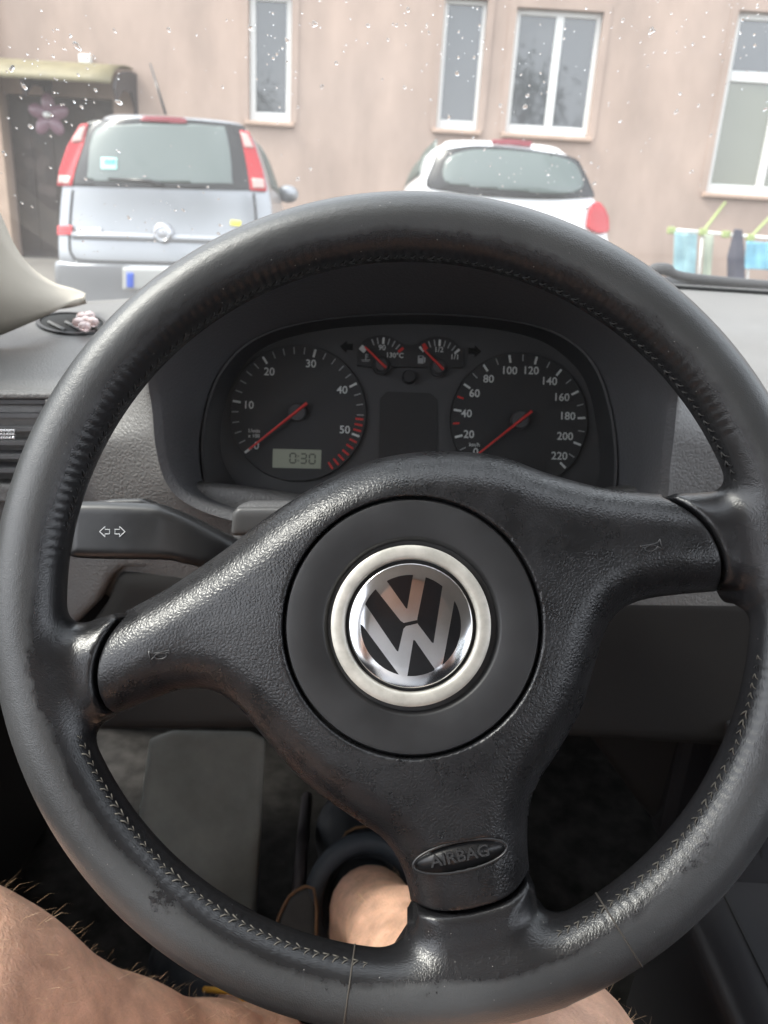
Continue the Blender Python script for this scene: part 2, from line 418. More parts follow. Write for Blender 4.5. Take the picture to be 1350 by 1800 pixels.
pane_mat('window_pane', (.022, .026, .032), .085)
pane_mat('car_glass', (.055, .075, .068), .055)

# worn rim leather: dull grey where hands rub, black and shiny on the inner side and near the spokes
RMAJ, RTUBE = .1738, .0161
ROOTC = [(.031, -.160, .055), (.162, .02, .05), (-.157, -.04, .05)]      # spoke ends, smooth leather
def rim_material():
    m = bpy.data.materials.new('rim_leather'); m.use_nodes = True; MATS['rim_leather'] = m
    n = m.node_tree.nodes; L = m.node_tree.links; b = n['Principled BSDF']
    tc = n.new('ShaderNodeTexCoord'); sp = n.new('ShaderNodeSeparateXYZ'); L.new(tc.outputs['Object'], sp.inputs[0])
    def mth(op, a, bb=None, c=None):
        q = n.new('ShaderNodeMath'); q.operation = op
        for i, v in enumerate((a, bb, c)):
            if v is None: continue
            if isinstance(v, (int, float)): q.inputs[i].default_value = v
            else: L.new(v, q.inputs[i])
        return q.outputs[0]
    rho = mth('SQRT', mth('ADD', mth('MULTIPLY', sp.outputs[0], sp.outputs[0]), mth('MULTIPLY', sp.outputs[1], sp.outputs[1])))
    rad = mth('SUBTRACT', rho, RMAJ)                       # -r inner .. +r outer
    n1 = n.new('ShaderNodeTexNoise'); n1.inputs['Scale'].default_value = 55; n1.inputs['Detail'].default_value = 8; n1.inputs['Roughness'].default_value = .7; L.new(tc.outputs['Object'], n1.inputs['Vector'])
    n2 = n.new('ShaderNodeTexNoise'); n2.inputs['Scale'].default_value = 11; n2.inputs['Detail'].default_value = 3; L.new(tc.outputs['Object'], n2.inputs['Vector'])
    e = mth('ADD', rad, mth('ADD', mth('MULTIPLY', mth('SUBTRACT', n1.outputs['Fac'], .5), .008), mth('MULTIPLY', mth('SUBTRACT', n2.outputs['Fac'], .5), .010)))
    n6 = n.new('ShaderNodeTexNoise'); n6.inputs['Scale'].default_value = 26; n6.inputs['Detail'].default_value = 9; n6.inputs['Roughness'].default_value = .72; L.new(tc.outputs['Object'], n6.inputs['Vector'])
    low = n.new('ShaderNodeMapRange'); low.inputs['From Min'].default_value = -.02; low.inputs['From Max'].default_value = -.17; low.inputs['To Max'].default_value = .09; low.inputs['To Min'].default_value = .03; L.new(sp.outputs[1], low.inputs['Value'])
    e = mth('SUBTRACT', e, mth('MULTIPLY', mth('MAXIMUM', mth('SUBTRACT', n6.outputs['Fac'], .55), 0.0), low.outputs[0]))
    wear = n.new('ShaderNodeMapRange'); wear.interpolation_type = 'SMOOTHSTEP'; wear.inputs['From Min'].default_value = -.0098; wear.inputs['From Max'].default_value = -.0062; L.new(e, wear.inputs['Value'])
    mix = n.new('ShaderNodeMix'); mix.data_type = 'RGBA'; mix.inputs['A'].default_value = (.011, .011, .012, 1); mix.inputs['B'].default_value = (.036, .037, .038, 1)
    L.new(wear.outputs[0], mix.inputs['Factor'])
    v = n.new('ShaderNodeMapRange'); v.inputs['From Min'].default_value = .35; v.inputs['From Max'].default_value = .65; v.inputs['To Min'].default_value = .7; v.inputs['To Max'].default_value = 1.3; L.new(n2.outputs['Fac'], v.inputs['Value'])
    sc_ = n.new('ShaderNodeVectorMath'); sc_.operation = 'SCALE'; L.new(mix.outputs['Result'], sc_.inputs[0]); L.new(v.outputs[0], sc_.inputs['Scale'])
    # fine pale specks of dust
    vo = n.new('ShaderNodeTexVoronoi'); vo.inputs['Scale'].default_value = 190; L.new(tc.outputs['Object'], vo.inputs['Vector'])
    sk = mth('LESS_THAN', vo.outputs['Distance'], .045)
    m3 = n.new('ShaderNodeMix'); m3.data_type = 'RGBA'; L.new(mth('MULTIPLY', sk, .55), m3.inputs['Factor']); L.new(sc_.outputs[0], m3.inputs['A']); m3.inputs['B'].default_value = (.25, .24, .22, 1)
    L.new(m3.outputs['Result'], b.inputs['Base Color'])
    rr = n.new('ShaderNodeMapRange'); rr.inputs['To Min'].default_value = .26; rr.inputs['To Max'].default_value = .37; L.new(wear.outputs[0], rr.inputs['Value']); L.new(rr.outputs[0], b.inputs['Roughness'])
    bn = n.new('ShaderNodeBump'); bn.inputs['Strength'].default_value = .25; bn.inputs['Distance'].default_value = .0006
    n4 = n.new('ShaderNodeTexNoise'); n4.inputs['Scale'].default_value = 420; n4.inputs['Detail'].default_value = 5; L.new(tc.outputs['Object'], n4.inputs['Vector'])
    hh = mth('MULTIPLY_ADD', n1.outputs['Fac'], 1.5, n4.outputs['Fac'])
    vg = n.new('ShaderNodeTexVoronoi'); vg.feature = 'DISTANCE_TO_EDGE'; vg.inputs['Scale'].default_value = 900; L.new(tc.outputs['Object'], vg.inputs['Vector'])
    hh = mth('MULTIPLY_ADD', mth('MINIMUM', vg.outputs['Distance'], .25), 1.2, hh)
    ang = mth('ARCTAN2', sp.outputs[1], sp.outputs[0])                # leather puckered between the stitches
    pmask = None
    for cx_, cy_, rr_ in ROOTC:
        q2 = mth('GREATER_THAN', mth('SQRT', mth('ADD', mth('POWER', mth('ABSOLUTE', mth('SUBTRACT', sp.outputs[0], cx_)), 2.0), mth('POWER', mth('ABSOLUTE', mth('SUBTRACT', sp.outputs[1], cy_)), 2.0))), rr_)
        pmask = q2 if pmask is None else mth('MULTIPLY', pmask, q2)
    pk = n.new('ShaderNodeMapRange'); pk.inputs['From Min'].default_value = -.0085; pk.inputs['From Max'].default_value = -.0125; L.new(rad, pk.inputs['Value'])
    pk2 = n.new('ShaderNodeMapRange'); pk2.inputs['From Min'].default_value = -.0168; pk2.inputs['From Max'].default_value = -.0150; L.new(rad, pk2.inputs['Value'])
    hh = mth('MULTIPLY_ADD', mth('MULTIPLY', mth('SINE', mth('MULTIPLY', ang, 236.0)), mth('MULTIPLY', pmask, mth('MULTIPLY', pk.outputs[0], pk2.outputs[0]))), .5, hh)
    L.new(hh, bn.inputs['Height']); L.new(bn.outputs[0], b.inputs['Normal'])
rim_material()

# ================================================================== GROUND
def gz(y): return 0.045*max(0.0, y-1.5)
ys = np.array([-120, -20, 0, 1.5, 5, 11, 30, 200.]); xs = np.array([-150, -10, 0, 10, 150.])
g = grid([[(x, y, gz(min(y, 30))) for y in ys] for x in xs], 'ground', 'asphalt', smooth=False); tag(g, kind='structure')

# ================================================================== STEERING WHEEL
WC = PD(711, 1037, .352)
WF = Frame(WC, CAM-WC)
wheel = thing('steering_wheel', 'black leather three-spoke steering wheel turned slightly left in front of the gauges', 'steering wheel', M=WF.M)
def wuv(pts, w=0.0): return WF.uvs(pts, w)
# outlines traced in the photograph, brought onto the wheel's own plane
top_edge = [(215, 1076), (300, 1030), (400, 962), (480, 902), (560, 852), (650, 812), (720, 797), (800, 794), (880, 803), (960, 831), (1050, 855), (1120, 864), (1178, 869)]
seam_r = [(1178, 869), (1228, 912), (1263, 972), (1279, 1040)]
right_low = [(1279, 1040), (1200, 1046), (1130, 1056), (1085, 1077), (1060, 1115), (1040, 1180), (1020, 1245), (985, 1310), (947, 1370), (931, 1420), (928, 1480), (934, 1548)]
seam_b = [(934, 1548), (900, 1573), (830, 1595), (770, 1602), (722, 1602)]
left_low = [(722, 1602), (716, 1560), (700, 1512), (670, 1470), (620, 1435), (560, 1392), (510, 1347), (460, 1288), (420, 1243), (380, 1216), (330, 1212), (280, 1226), (230, 1246), (187, 1268)]
seam_l = [(187, 1268), (176, 1240), (173, 1180), (187, 1122), (215, 1076)]
PADW = -.012
pad_poly = np.concatenate([wuv(crv(s, 5)[:-1], w_) for s, w_ in ((top_edge, PADW), (seam_r, .005), (right_low, PADW), (seam_b, .005), (left_low, PADW), (seam_l, .005))])
pad_px = np.concatenate([crv(s, 5)[:-1] for s in (top_edge, seam_r, right_low, seam_b, left_low, seam_l)])
h = .0011
lo = [*(pad_poly.min(0)-.004), -.050]; hi = [*(pad_poly.max(0)+.004), .030]
ax = lattice(lo, hi, h); X, Y = np.meshgrid(ax[0], ax[1], indexing='ij')
d2 = seg_dist(np.stack([X.ravel(), Y.ravel()], 1), pad_poly)[0].reshape(X.shape)
HUB = WF.uv(724, 1099, .014); rh = np.hypot(X-HUB[0], Y-HUB[1])
din = np.maximum(-d2, 0)
ss = lambda a, b, x: (lambda t: t*t*(3-2*t))(np.clip((x-a)/(b-a), 0, 1))
# height of the cushion: rises in a broad curve from its rim, flat spokes, raised hub
ztop = .0075 + .0035*(1-np.exp(-din/.02)) + .005*ss(.105, .045, rh)
zbot = -.046 + 0*rh
zc = (ztop+zbot)/2; hz = (ztop-zbot)/2
Zg = ax[2][None, None, :]
ext_px = np.concatenate([[(112, 1128)], crv(top_edge, 5), [(1290, 873), (1372, 1036)], crv(right_low, 5), [(950, 1690), (736, 1740)], crv(left_low, 5), [(88, 1312)]])
dE = seg_dist(np.stack([X.ravel(), Y.ravel()], 1), wuv(ext_px, PADW))[0].reshape(X.shape)
f = slab_sdf(dE[..., None], Zg, zc[..., None], hz[..., None], .0215)
f = -smin(-f, -(d2[..., None]+0*Zg), .0016)
rdisc = .0572
# round well for the hub disc and oval dent for the lettering
cyl = np.maximum(rh[..., None]-rdisc, .0085-Zg); f = np.maximum(f, -cyl)
OV = WF.uv(808, 1502, .007); ovr = R_(12)
xr_ = (X-OV[0])*math.cos(ovr)+(Y-OV[1])*math.sin(ovr); yr_ = -(X-OV[0])*math.sin(ovr)+(Y-OV[1])*math.cos(ovr)
dov = (np.sqrt((xr_/.0208)**2+(yr_/.0063)**2)-1)*.0063
zov = ztop[np.unravel_index(np.argmin(np.hypot(X-OV[0], Y-OV[1])), X.shape)]
f = np.maximum(f, -np.maximum(dov[..., None], (zov-.0017)-Zg))
V, Q = surface_nets(f, lo, h)
pad = ob('airbag_cover', V, Q, 'pad_leather', wheel, WF.M, True); pad['label'] = 'grained black airbag cushion with three arms'
def zpad(u, v):
    i = int(round((u-lo[0])/h)); j = int(round((v-lo[1])/h)); return float(ztop[i, j])
# rim and the leather-clad spoke ends, one smooth skin
h2 = .0016
ro = RMAJ+RTUBE+.006
ax = lattice([-ro, -ro, -.050], [ro, ro, .026], h2); X2, Y2 = np.meshgrid(ax[0], ax[1], indexing='ij'); Z2 = ax[2][None, None, :]
rho = np.hypot(X2, Y2)
f = np.hypot(rho[..., None]-RMAJ, Z2)-RTUBE
root_r = [(1120, 869), (1150, 950), (1200, 1043), (1285, 1042), (1300, 1062), (1400, 1060), (1420, 950), (1400, 860), (1300, 862)]
root_l = [(260, 1056), (255, 1120), (250, 1180), (250, 1234), (185, 1268), (150, 1286), (60, 1290), (30, 1200), (50, 1110), (140, 1098)]
root_b = [(715, 1550), (770, 1540), (832, 1535), (903, 1520), (932, 1500), (946, 1592), (985, 1640), (985, 1740), (690, 1750), (690, 1690), (716, 1650)]
for rp in (root_r, root_l, root_b):
    pl = wuv(rp, -.008); dd = seg_dist(np.stack([X2.ravel(), Y2.ravel()], 1), pl)[0].reshape(X2.shape)
    sl = slab_sdf(dd[..., None], Z2, -.0165, .0245, .019)
    f = smin(f, sl, .011)
dp = seg_dist(np.stack([X2.ravel(), Y2.ravel()], 1), pad_poly)[0].reshape(X2.shape)
f = -smin(-f, (dp[..., None]-.0017+0*Z2), .002)
V, Q = surface_nets(f, [-ro, -ro, -.050], h2)
rim = ob('rim', V, Q, 'rim_leather', wheel, WF.M, True); rim['label'] = 'worn black leather rim, dull grey where hands rub'
# dark core behind the cushion: shows in the joints
core = B(); core.add([(*p, -.020) for p in wuv(crv(pad_px[::3], 1, True)*0.997+np.array([725, 1150])*.003)], [list(range(len(crv(pad_px[::3], 1, True))))])
# leather seams round the rim
def seam_at(px, py, px2, py2):
    a = math.atan2(*(WF.uv((px+px2)/2, (py+py2)/2)[::-1])); sk = .0
    pts = []
    for q in np.linspace(R_(-150), R_(150), 40):
        r = RMAJ+(RTUBE-.00005)*math.cos(q+math.pi/2+math.pi/2); z = (RTUBE-.00005)*math.sin(q+math.pi/2)
    for q in np.linspace(R_(-20), R_(200), 40):
        r = RMAJ+RTUBE*math.cos(q); z = RTUBE*math.sin(q); pts.append((r*math.cos(a), r*math.sin(a), z))
    return B().tube(pts, .0004, 6).obj('leather_seam', 'seam_line', rim, WF.M, True)
seam_at(620, 1660, 610, 1790); seam_at(1050, 1570, 1115, 1680); 
# stitches along the inner side
def stitch_mesh():
    b = B()
    b.tube([(-.0024, -.0022, -.0004), (-.0010, -.0006, .0006), (.0016, .0016, -.0003)], .00042, 5)
    b.tube([(-.0022, .0030, -.0004), (-.0006, .0018, .0006), (.0016, .0016, -.0003)], .00042, 5)
    return mesh('stitch', b.V, b.F, True)
st_d = stitch_mesh(); st_d.materials.append(MATS['stitch_dark']); st_l = st_d.copy(); st_l.materials.clear(); st_l.materials.append(MATS['stitch_dusty'])
gaps = [(-.16, .22), (2.98+.0, 3.50), (4.63, 5.08)]
def in_gap(a):
    a = a % (2*math.pi)
    return any(g0 <= a <= g1 or g0 <= a-2*math.pi <= g1 for g0, g1 in gaps)
NST = 236
for i in range(NST):
    a = 2*math.pi*i/NST
    if in_gap(a): continue
    low = .5-.5*math.sin(a)                       # 0 top .. 1 bottom
    ph = R_(172-24*low)                            # place on the tube, 180 = straight inwards
    ph += random.gauss(0, .012)
    rr = RMAJ+(RTUBE+.0001)*math.cos(ph); zz = (RTUBE+.0001)*math.sin(ph)
    rad = np.array([math.cos(a), math.sin(a), 0]); tan = np.array([-math.sin(a), math.cos(a), 0]); zax = np.array([0, 0, 1.])
    nn = rad*math.cos(ph)+zax*math.sin(ph); P = rad*rr+zax*zz
    M = frameM(P, tan+rad*random.gauss(0, .3), nn) @ Matrix.Scale(random.uniform(.5, .8), 4)
    dusty = low > .52 and random.random() < min(1, (low-.45)*3)
    link('stitch', st_l if dusty else st_d, None, rim, WF.M @ M)
# hub disc, silver ring, emblem
ZD = .0135
hubM = WF.M @ Matrix.Translation((HUB[0], HUB[1], 0))
hub = B().lathe([(.0557, .004), (.0560, ZD-.0016), (.0552, ZD-.0003), (.0535, ZD), (.0395, ZD-.0002), (.0385, ZD-.0008), (.0372, ZD-.0032), (0.0002, ZD-.0034)], 120).obj('hub_disc', 'hub_plastic', wheel, hubM, True, 40)
EC = WF.uv(722, 1099, ZD+.001)
emM = WF.M @ Matrix.Translation((EC[0], EC[1], 0))
sE = WF.scale(722, 1099)*(.352-.015)/.352
ring = B().lathe([(.0288, ZD-.003), (.0290, ZD+.0004), (.0296, ZD+.0010), (.0310, ZD+.0014), (.0338, ZD+.0013), (.0350, ZD+.0006), (.0354, ZD-.003)], 120).obj('silver_ring', 'silver_paint', wheel, emM, True, 50)
emb = B().lathe([(.0274, ZD-.003), (.0272, ZD-.0002), (.0266, ZD+.0002), (.018, ZD+.0005), (.009, ZD+.0006), (.0001, ZD+.00065)], 120).obj('emblem', 'chrome', wheel, emM, True, 60)
emb['label'] = 'round mirror-bright emblem with black letter fields'
zc0, zR = np.array([652, 693.]), 312.0
def ez(p): return (np.array(p)-zc0)*np.array([1, -1])/zR*.0268
def arcz(p, q, r, n=8):
    a0 = math.atan2(-(p[1]-zc0[1]), p[0]-zc0[0]); a1 = math.atan2(-(q[1]-zc0[1]), q[0]-zc0[0])
    d = (a1-a0+math.pi) % (2*math.pi)-math.pi
    return [(zc0[0]+r*math.cos(a0+d*t), zc0[1]-r*math.sin(a0+d*t)) for t in np.linspace(0, 1, n)]
RI = 256
fields = [arcz((530, 470), (665, 440), RI)+[(634, 610), (630, 610)],
          arcz((421, 588), (476, 514), RI)+[(610, 683), (684, 667), (727, 455)][:2]+[(686, 684), (618, 700), (588, 826), (583, 826)],
          arcz((728, 454), (813, 498), RI)+[(768, 782), (762, 784), (686, 684), (684, 667)],
          arcz((400, 682), (591, 940), RI, 14)+[(590, 940), (400, 682)][:0],
          arcz((810, 889), (870, 573), RI, 14),
          arcz((775, 915), (634, 946), RI)+[(665, 768), (672, 768)]]
for fl in fields:
    P2 = np.array([ez(p) for p in fl])
    def ze(p): return ZD+.0002+.00047*max(0, 1-(np.hypot(*p)/.0268)**2)
    V2, Q2 = poly_grid(P2, .0012)
    o = ob('letter_field', [(*p, ze(p)+.00022) for p in V2], Q2, 'black_gloss', emb, emM, True)
# raised AIRBAG lettering in its oval, horn symbols
mat('badge_plastic', (.016, .016, .017), .34); mat('badge_letter', (.026, .026, .027), .32)
B().lathe([(1, -.0006), (.97, 0), (.0001, .0002)], 48).obj('badge_field', 'badge_plastic', pad, WF.M @ Matrix.Translation((OV[0], OV[1], zov-.0014)) @ Matrix.Rotation(ovr, 4, 'Z') @ Matrix.Diagonal((.0203, .0060, 1, 1)), True)
B().tube([(.0206*math.cos(t), .0062*math.sin(t), 0) for t in np.linspace(0, 2*math.pi, 56, endpoint=False)], .0006, 8, True).obj('badge_rim', 'badge_plastic', pad, WF.M @ Matrix.Translation((OV[0], OV[1], zov-.0004)) @ Matrix.Rotation(ovr, 4, 'Z'), True)
me = text_mesh('AIRBAG', .0069, .0004, .00012)
for v in me.vertices: v.co.x *= 1.08
o = link('lettering', me, 'badge_letter', pad, WF.M @ Matrix.Translation((OV[0], OV[1], zov-.0009)) @ Matrix.Rotation(ovr, 4, 'Z')); bevel(o, .0003, 2)
def horn(px, py, rot, fl):
    u = WF.uv(px, py, .008); z = zpad(*u)
    b = B(); c = lambda pts, r=.00032: b.tube([(fl*x*.001, y*.001, .0001) for x, y in pts], r, 6)
    c([(-4.4, 2.6), (-4.2, -2.6)]); c([(-4.4, 2.6), (-3.6, 1.5), (-2, 1.0), (4.4, 1.4), (4.6, 2.0), (4.7, .2), (4.0, .6), (2.8, .45)])
    c([(-4.2, -2.6), (-3.4, -1.2), (-2.2, -.5)])
    b.tube([(fl*(.6+2.7*math.cos(t))*.001, (-.5+1.3*math.sin(t))*.001, .0001) for t in np.linspace(0, 2*math.pi, 20, endpoint=False)], .0003, 6, True)
    e = 1e-3; nv = nrm([-(zpad(u[0]+4*e, u[1])-zpad(u[0]-4*e, u[1]))/(8*e), -(zpad(u[0], u[1]+4*e)-zpad(u[0], u[1]-4*e))/(8*e), 1])
    b.obj('horn_symbol', 'badge_letter', pad, WF.M @ frameM((u[0], u[1], z+.0001), np.array([math.cos(rot), math.sin(rot), 0])-nv*(nv@np.array([math.cos(rot), math.sin(rot), 0])), nv), True)
horn(282, 1151, R_(8), 1); horn(1143, 962, R_(14), -1)
# steering column behind the wheel
col_ax = nrm(WC-CAM)
B().tube([WC+WF.n*(-.028), WC+WF.n*(-.06), WC+WF.n*(-.075), WC+WF.n*(-.2)], [.03, .032, .045, .045], 32).obj('column', 'dash_dark', wheel, None, True, 40)

# ================================================================== INSTRUMENT CLUSTER
CC = PD(720, 733, .588)
CN = nrm([0, -math.cos(R_(20)), math.sin(R_(20))])
CF = Frame(CC, CN, PD(912.5, 739.5, .588)-PD(523.3, 726, .588))
cluster = thing('instrument_cluster', 'round-shouldered black gauge cluster with two large dials behind the steering wheel', 'gauge cluster', M=CF.M)
cs = CF.scale(720, 733)
outer_px = crv([(372, 862), (358, 800), (362, 740), (378, 680), (405, 635), (445, 600), (510, 574), (610, 558), (720, 553), (840, 558), (940, 574), (1005, 604), (1046, 650), (1070, 720), (1080, 800), (1074, 870), (1040, 905), (900, 925), (720, 930), (540, 915), (430, 892)], 5, True)
inner_px = crv([(400, 828), (388, 790), (390, 740), (402, 690), (426, 646), (460, 614), (520, 590), (610, 575), (720, 570), (840, 575), (930, 592), (985, 620), (1024, 662), (1044, 720), (1054, 800), (1048, 850), (1010, 885), (900, 903), (720, 908), (540, 893), (440, 868)], 5, True)
def cuv(pts, w=0): return CF.uvs(pts, w)
# backing plate
V2, Q2 = poly_grid(cuv(inner_px, -.004)*1.03, .006)
ob('backing_plate', [(*p, -.004) for p in V2], Q2, 'cluster_face', cluster, CF.M, True)
# bezel: ramps from the plate up to the lens edge
A0 = cuv(inner_px, -.004); A1 = cuv(outer_px, .018); A2 = (A1-A1.mean(0))*1.012+A1.mean(0)
rings = [[(*p, -.004) for p in A0], [(*(p*.35+q*.65), .012) for p, q in zip(A0, A1)], [(*p, .018) for p in A1], [(*p, .0185) for p in A2], [(*p, .010) for p in A2]]
nb = len(A0); Vb = [v for r in rings for v in r]; Fb = [[i*nb+j, i*nb+(j+1) % nb, (i+1)*nb+(j+1) % nb, (i+1)*nb+j] for i in range(len(rings)-1) for j in range(nb)]
ob('bezel', Vb, Fb, 'bezel_grey', cluster, CF.M, True, 40)
V2, Q2 = poly_grid(A1*.997, .01)
ob('lens', [(p[0], p[1], .0172+.002*(1-((p[0]/.16)**2))) for p in V2], Q2, 'lens_clear', cluster, CF.M, True)
def flat(name, poly, m, parent, z=.0004, t=.0004):
    poly = np.asarray(poly); n = len(poly)
    a = 0.5*sum(poly[i][0]*poly[(i+1) % n][1]-poly[(i+1) % n][0]*poly[i][1] for i in range(n))
    if a < 0: poly = poly[::-1]
    return B().prism([(*p, z-t) for p in poly], [(*p, z) for p in poly]).obj(name, m, parent, CF.M)
def ctext(st, px, py, capx, m, parent, bold=.00008):
    me = text_mesh(st, capx*cs/.69, .0001, bold); u = CF.uv(px, py)
    return link('numeral', me, m, parent, CF.M @ Matrix.Translation((u[0], u[1], .0005)))
def tick(c, ang, r0, r1, wd, m, parent):
    a = R_(ang); d = np.array([math.cos(a), math.sin(a)]); p = np.array([-d[1], d[0]])*wd/2
    return flat('tick', [c+d*r0-p, c+d*r1-p, c+d*r1+p, c+d*r0+p], m, parent)
def disc(name, c, r, z0, z1, m, parent, n=48, bev=.0008):
    return B().lathe([(r, z0), (r, z1-bev), (r-bev, z1), (.00005, z1)], n, c).obj(name, m, parent, CF.M, True, 40)
def needle(tail, tip, w0, w1, parent, z=.006):
    a, b = CF.uv(*tail), CF.uv(*tip); d = nrm(b-a); p = np.array([-d[1], d[0]])
    base = [(*(a-p*w0), z), (*(b-p*w1), z), (*(b+p*w1), z), (*(a+p*w0), z)]; top = [(*(a-p*w0*.5), z+.0018), (*(b-p*w1*.5), z+.001), (*(b+p*w1*.5), z+.001), (*(a+p*w0*.5), z+.0018)]
    return B().prism(base, top).obj('needle', 'needle_red', parent, CF.M)
# rev counter
c1 = CF.uv(523.3, 726)
tach = B().lathe([(121*cs, -.0035), (119.5*cs, .0001), (118.5*cs, 0), (.00005, 0)], 96, c1).obj('rev_counter', 'dial_face', cluster, CF.M, True, 30)
tach['label'] = 'left dial, rev counter marked 0 to 50 with a red sector'
for k in range(0, 47, 2):
    big = k % 10 == 0
    tick(c1, 218.9-4.756*k, (102 if big else 104)*cs, 116*cs, (3.6 if big else 1.7)*cs, 'dial_white' if big else 'dial_grey', tach)
tick(c1, 218.9-4.756*50, 102*cs, 116*cs, 3.6*cs, 'dial_white', tach)
for k in (46.8, 47.9, 49.0, 51.2, 52.5, 53.9, 55.2, 56.5, 57.8): tick(c1, 218.9-4.756*k, 102*cs, 116*cs, 3.4*cs, 'dial_red', tach)
for s_, x, y in (('0', 451, 784), ('10', 437, 712.5), ('20', 473.5, 654), ('30', 546.5, 640), ('40', 601.5, 686), ('50', 606, 756)): ctext(s_, x, y, 13.2, 'dial_white', tach)
ctext('1/min', 446.5, 757.5, 6.6, 'dial_white', tach, .00002); ctext('x 100', 446.5, 766.5, 6.2, 'dial_white', tach, .00002)
L0 = [CF.uv(*p) for p in ((480, 789), (565, 791), (564, 824), (479, 822))]
lcd = flat('clock_display', crv(L0, 1, True), 'lcd', tach, .0007, .0006)
SEG = {'0': 'abcdef', '3': 'abcdg'}
def digit(ch, px, py):
    u = CF.uv(px, py); w_, h_, t_ = 5*cs, 8.3*cs, 1.3*cs
    S = {'a': ((-w_, h_), (w_, h_)), 'b': ((w_, h_), (w_, 0)), 'c': ((w_, 0), (w_, -h_)), 'd': ((-w_, -h_), (w_, -h_)), 'e': ((-w_, 0), (-w_, -h_)), 'f': ((-w_, h_), (-w_, 0)), 'g': ((-w_, 0), (w_, 0))}
    b = B()
    for s in SEG[ch]:
        p, q = np.array(S[s][0]), np.array(S[s][1]); d = nrm(q-p); n_ = np.array([-d[1], d[0]])*t_; p = u+p+d*t_*.7; q = u+q-d*t_*.7
        P4 = [p-n_, q-n_, q+n_, p+n_]; b.prism([(*x, .0007) for x in P4], [(*x, .00085) for x in P4])
    b.obj('digit', 'lcd_digit', tach, CF.M)
digit('0', 515, 805.5); digit('3', 533.5, 806.3); digit('0', 549, 807)
for dy in (-4, 4):
    u = CF.uv(524.5, 806+dy); B().box((u[0]-1.2*cs, u[1]-1.2*cs, .0007), (u[0]+1.2*cs, u[1]+1.2*cs, .00085)).obj('colon_dot', 'lcd_digit', tach, CF.M)
disc('needle_cap', c1, 15.5*cs, 0, .006, 'cluster_face', tach)
needle((541, 710.5), (440, 791), 2.9*cs, 1.6*cs, tach)
# speedometer
c2 = CF.uv(912.5, 739.5)
spd = B().lathe([(121*cs, -.0035), (119.5*cs, .0001), (118.5*cs, 0), (.00005, 0)], 96, c2).obj('speedometer', 'dial_face', cluster, CF.M, True, 30)
spd['label'] = 'right dial, speedometer marked 20 to 220'
for k in range(0, 221, 10):
    big = k % 20 == 0; red = k in (30, 50)
    tick(c2, 220.5-1.2007*k, (103 if big else 105)*cs, 116.5*cs, (3.6 if big else 3.2 if red else 1.7)*cs, 'dial_red' if red else 'dial_white' if big else 'dial_grey', spd)
for s_, x, y in (('20', 824, 764), ('40', 820, 727.5), ('60', 834, 692), ('80', 858.7, 666.7), ('100', 895, 652), ('120', 932.8, 652), ('140', 965, 670.7), ('160', 986.7, 699), ('180', 997, 732), ('200', 993, 767.5), ('220', 983, 802), ('0', 836, 795)): ctext(s_, x, y, 13.2, 'dial_white', spd)
ctext('km/h', 834, 782, 6.6, 'dial_white', spd, .00002)
flat('odometer_display', [CF.uv(*p) for p in ((868, 806), (958, 806), (958, 836), (868, 836))], 'vent_plastic', spd, .0007, .0006)
disc('needle_cap', c2, 15.5*cs, 0, .006, 'cluster_face', spd)
needle((932, 725), (840, 798), 2.9*cs, 1.6*cs, spd)
# small gauges on one shared dark field
zz7 = lambda x, y: (620+x/6.429, 580+y/6.429)
fld = crv([zz7(*p) for p in ((52, 370), (55, 250), (120, 125), (220, 78), (330, 62), (430, 80), (520, 130), (600, 165), (700, 165), (790, 118), (880, 84), (970, 76), (1080, 95), (1170, 150), (1232, 250), (1238, 390), (1190, 425), (640, 418), (110, 408))], 4, True)
fp = cuv(fld); small = flat('small_gauges', fp, 'dial_face', cluster, .0006, .004)
small['label'] = 'small temperature and fuel gauges on one dark field'
t1 = CF.uv(*zz7(325, 405)); t2 = CF.uv(*zz7(965, 430)); s7 = cs/6.429
def stick(c, deg, r0_, r1_, wd, m):
    a = R_(deg); d = np.array([math.cos(a), math.sin(a)]); p = np.array([-d[1], d[0]])*wd/2
    flat('tick', [c+d*r0_-p, c+d*r1_-p, c+d*r1_+p, c+d*r0_+p], m, small, .0009, .0002)
for c, L in ((t1, [(140, 'dial_white', 62, .0), (112, 'dial_grey', 13, 0), (100.5, 'dial_grey', 13, 0), (87.5, 'dial_white', 25, 0), (75, 'dial_grey', 13, 0), (63, 'dial_grey', 13, 0), (51, 'dial_grey', 13, 0), (41, 'dial_red', 30, 0)]),
             (t2, [(133.5, 'dial_white', 24, 0), (124, 'dial_red', 40, 0), (112, 'dial_grey', 13, 0), (100, 'dial_grey', 13, 0), (88.5, 'dial_white', 25, 0), (77, 'dial_grey', 13, 0), (66, 'dial_grey', 13, 0), (54, 'dial_grey', 13, 0), (43, 'dial_white', 26, 0)])):
    for a, m, wd, _ in L: stick(c, a, 245*s7, 318*s7, wd*s7, m)
def stext(st, x, y, hz_):
    me = text_mesh(st, hz_*s7/.69, .0001, .00004); u = CF.uv(*zz7(x, y)); link('numeral', me, 'dial_white', small, CF.M @ Matrix.Translation((u[0], u[1], .0011)))
stext('90', 332, 205, 58); stext('130\u00b0C', 475, 292, 54); stext('1/2', 972, 228, 58); stext('1/1', 1152, 310, 56)
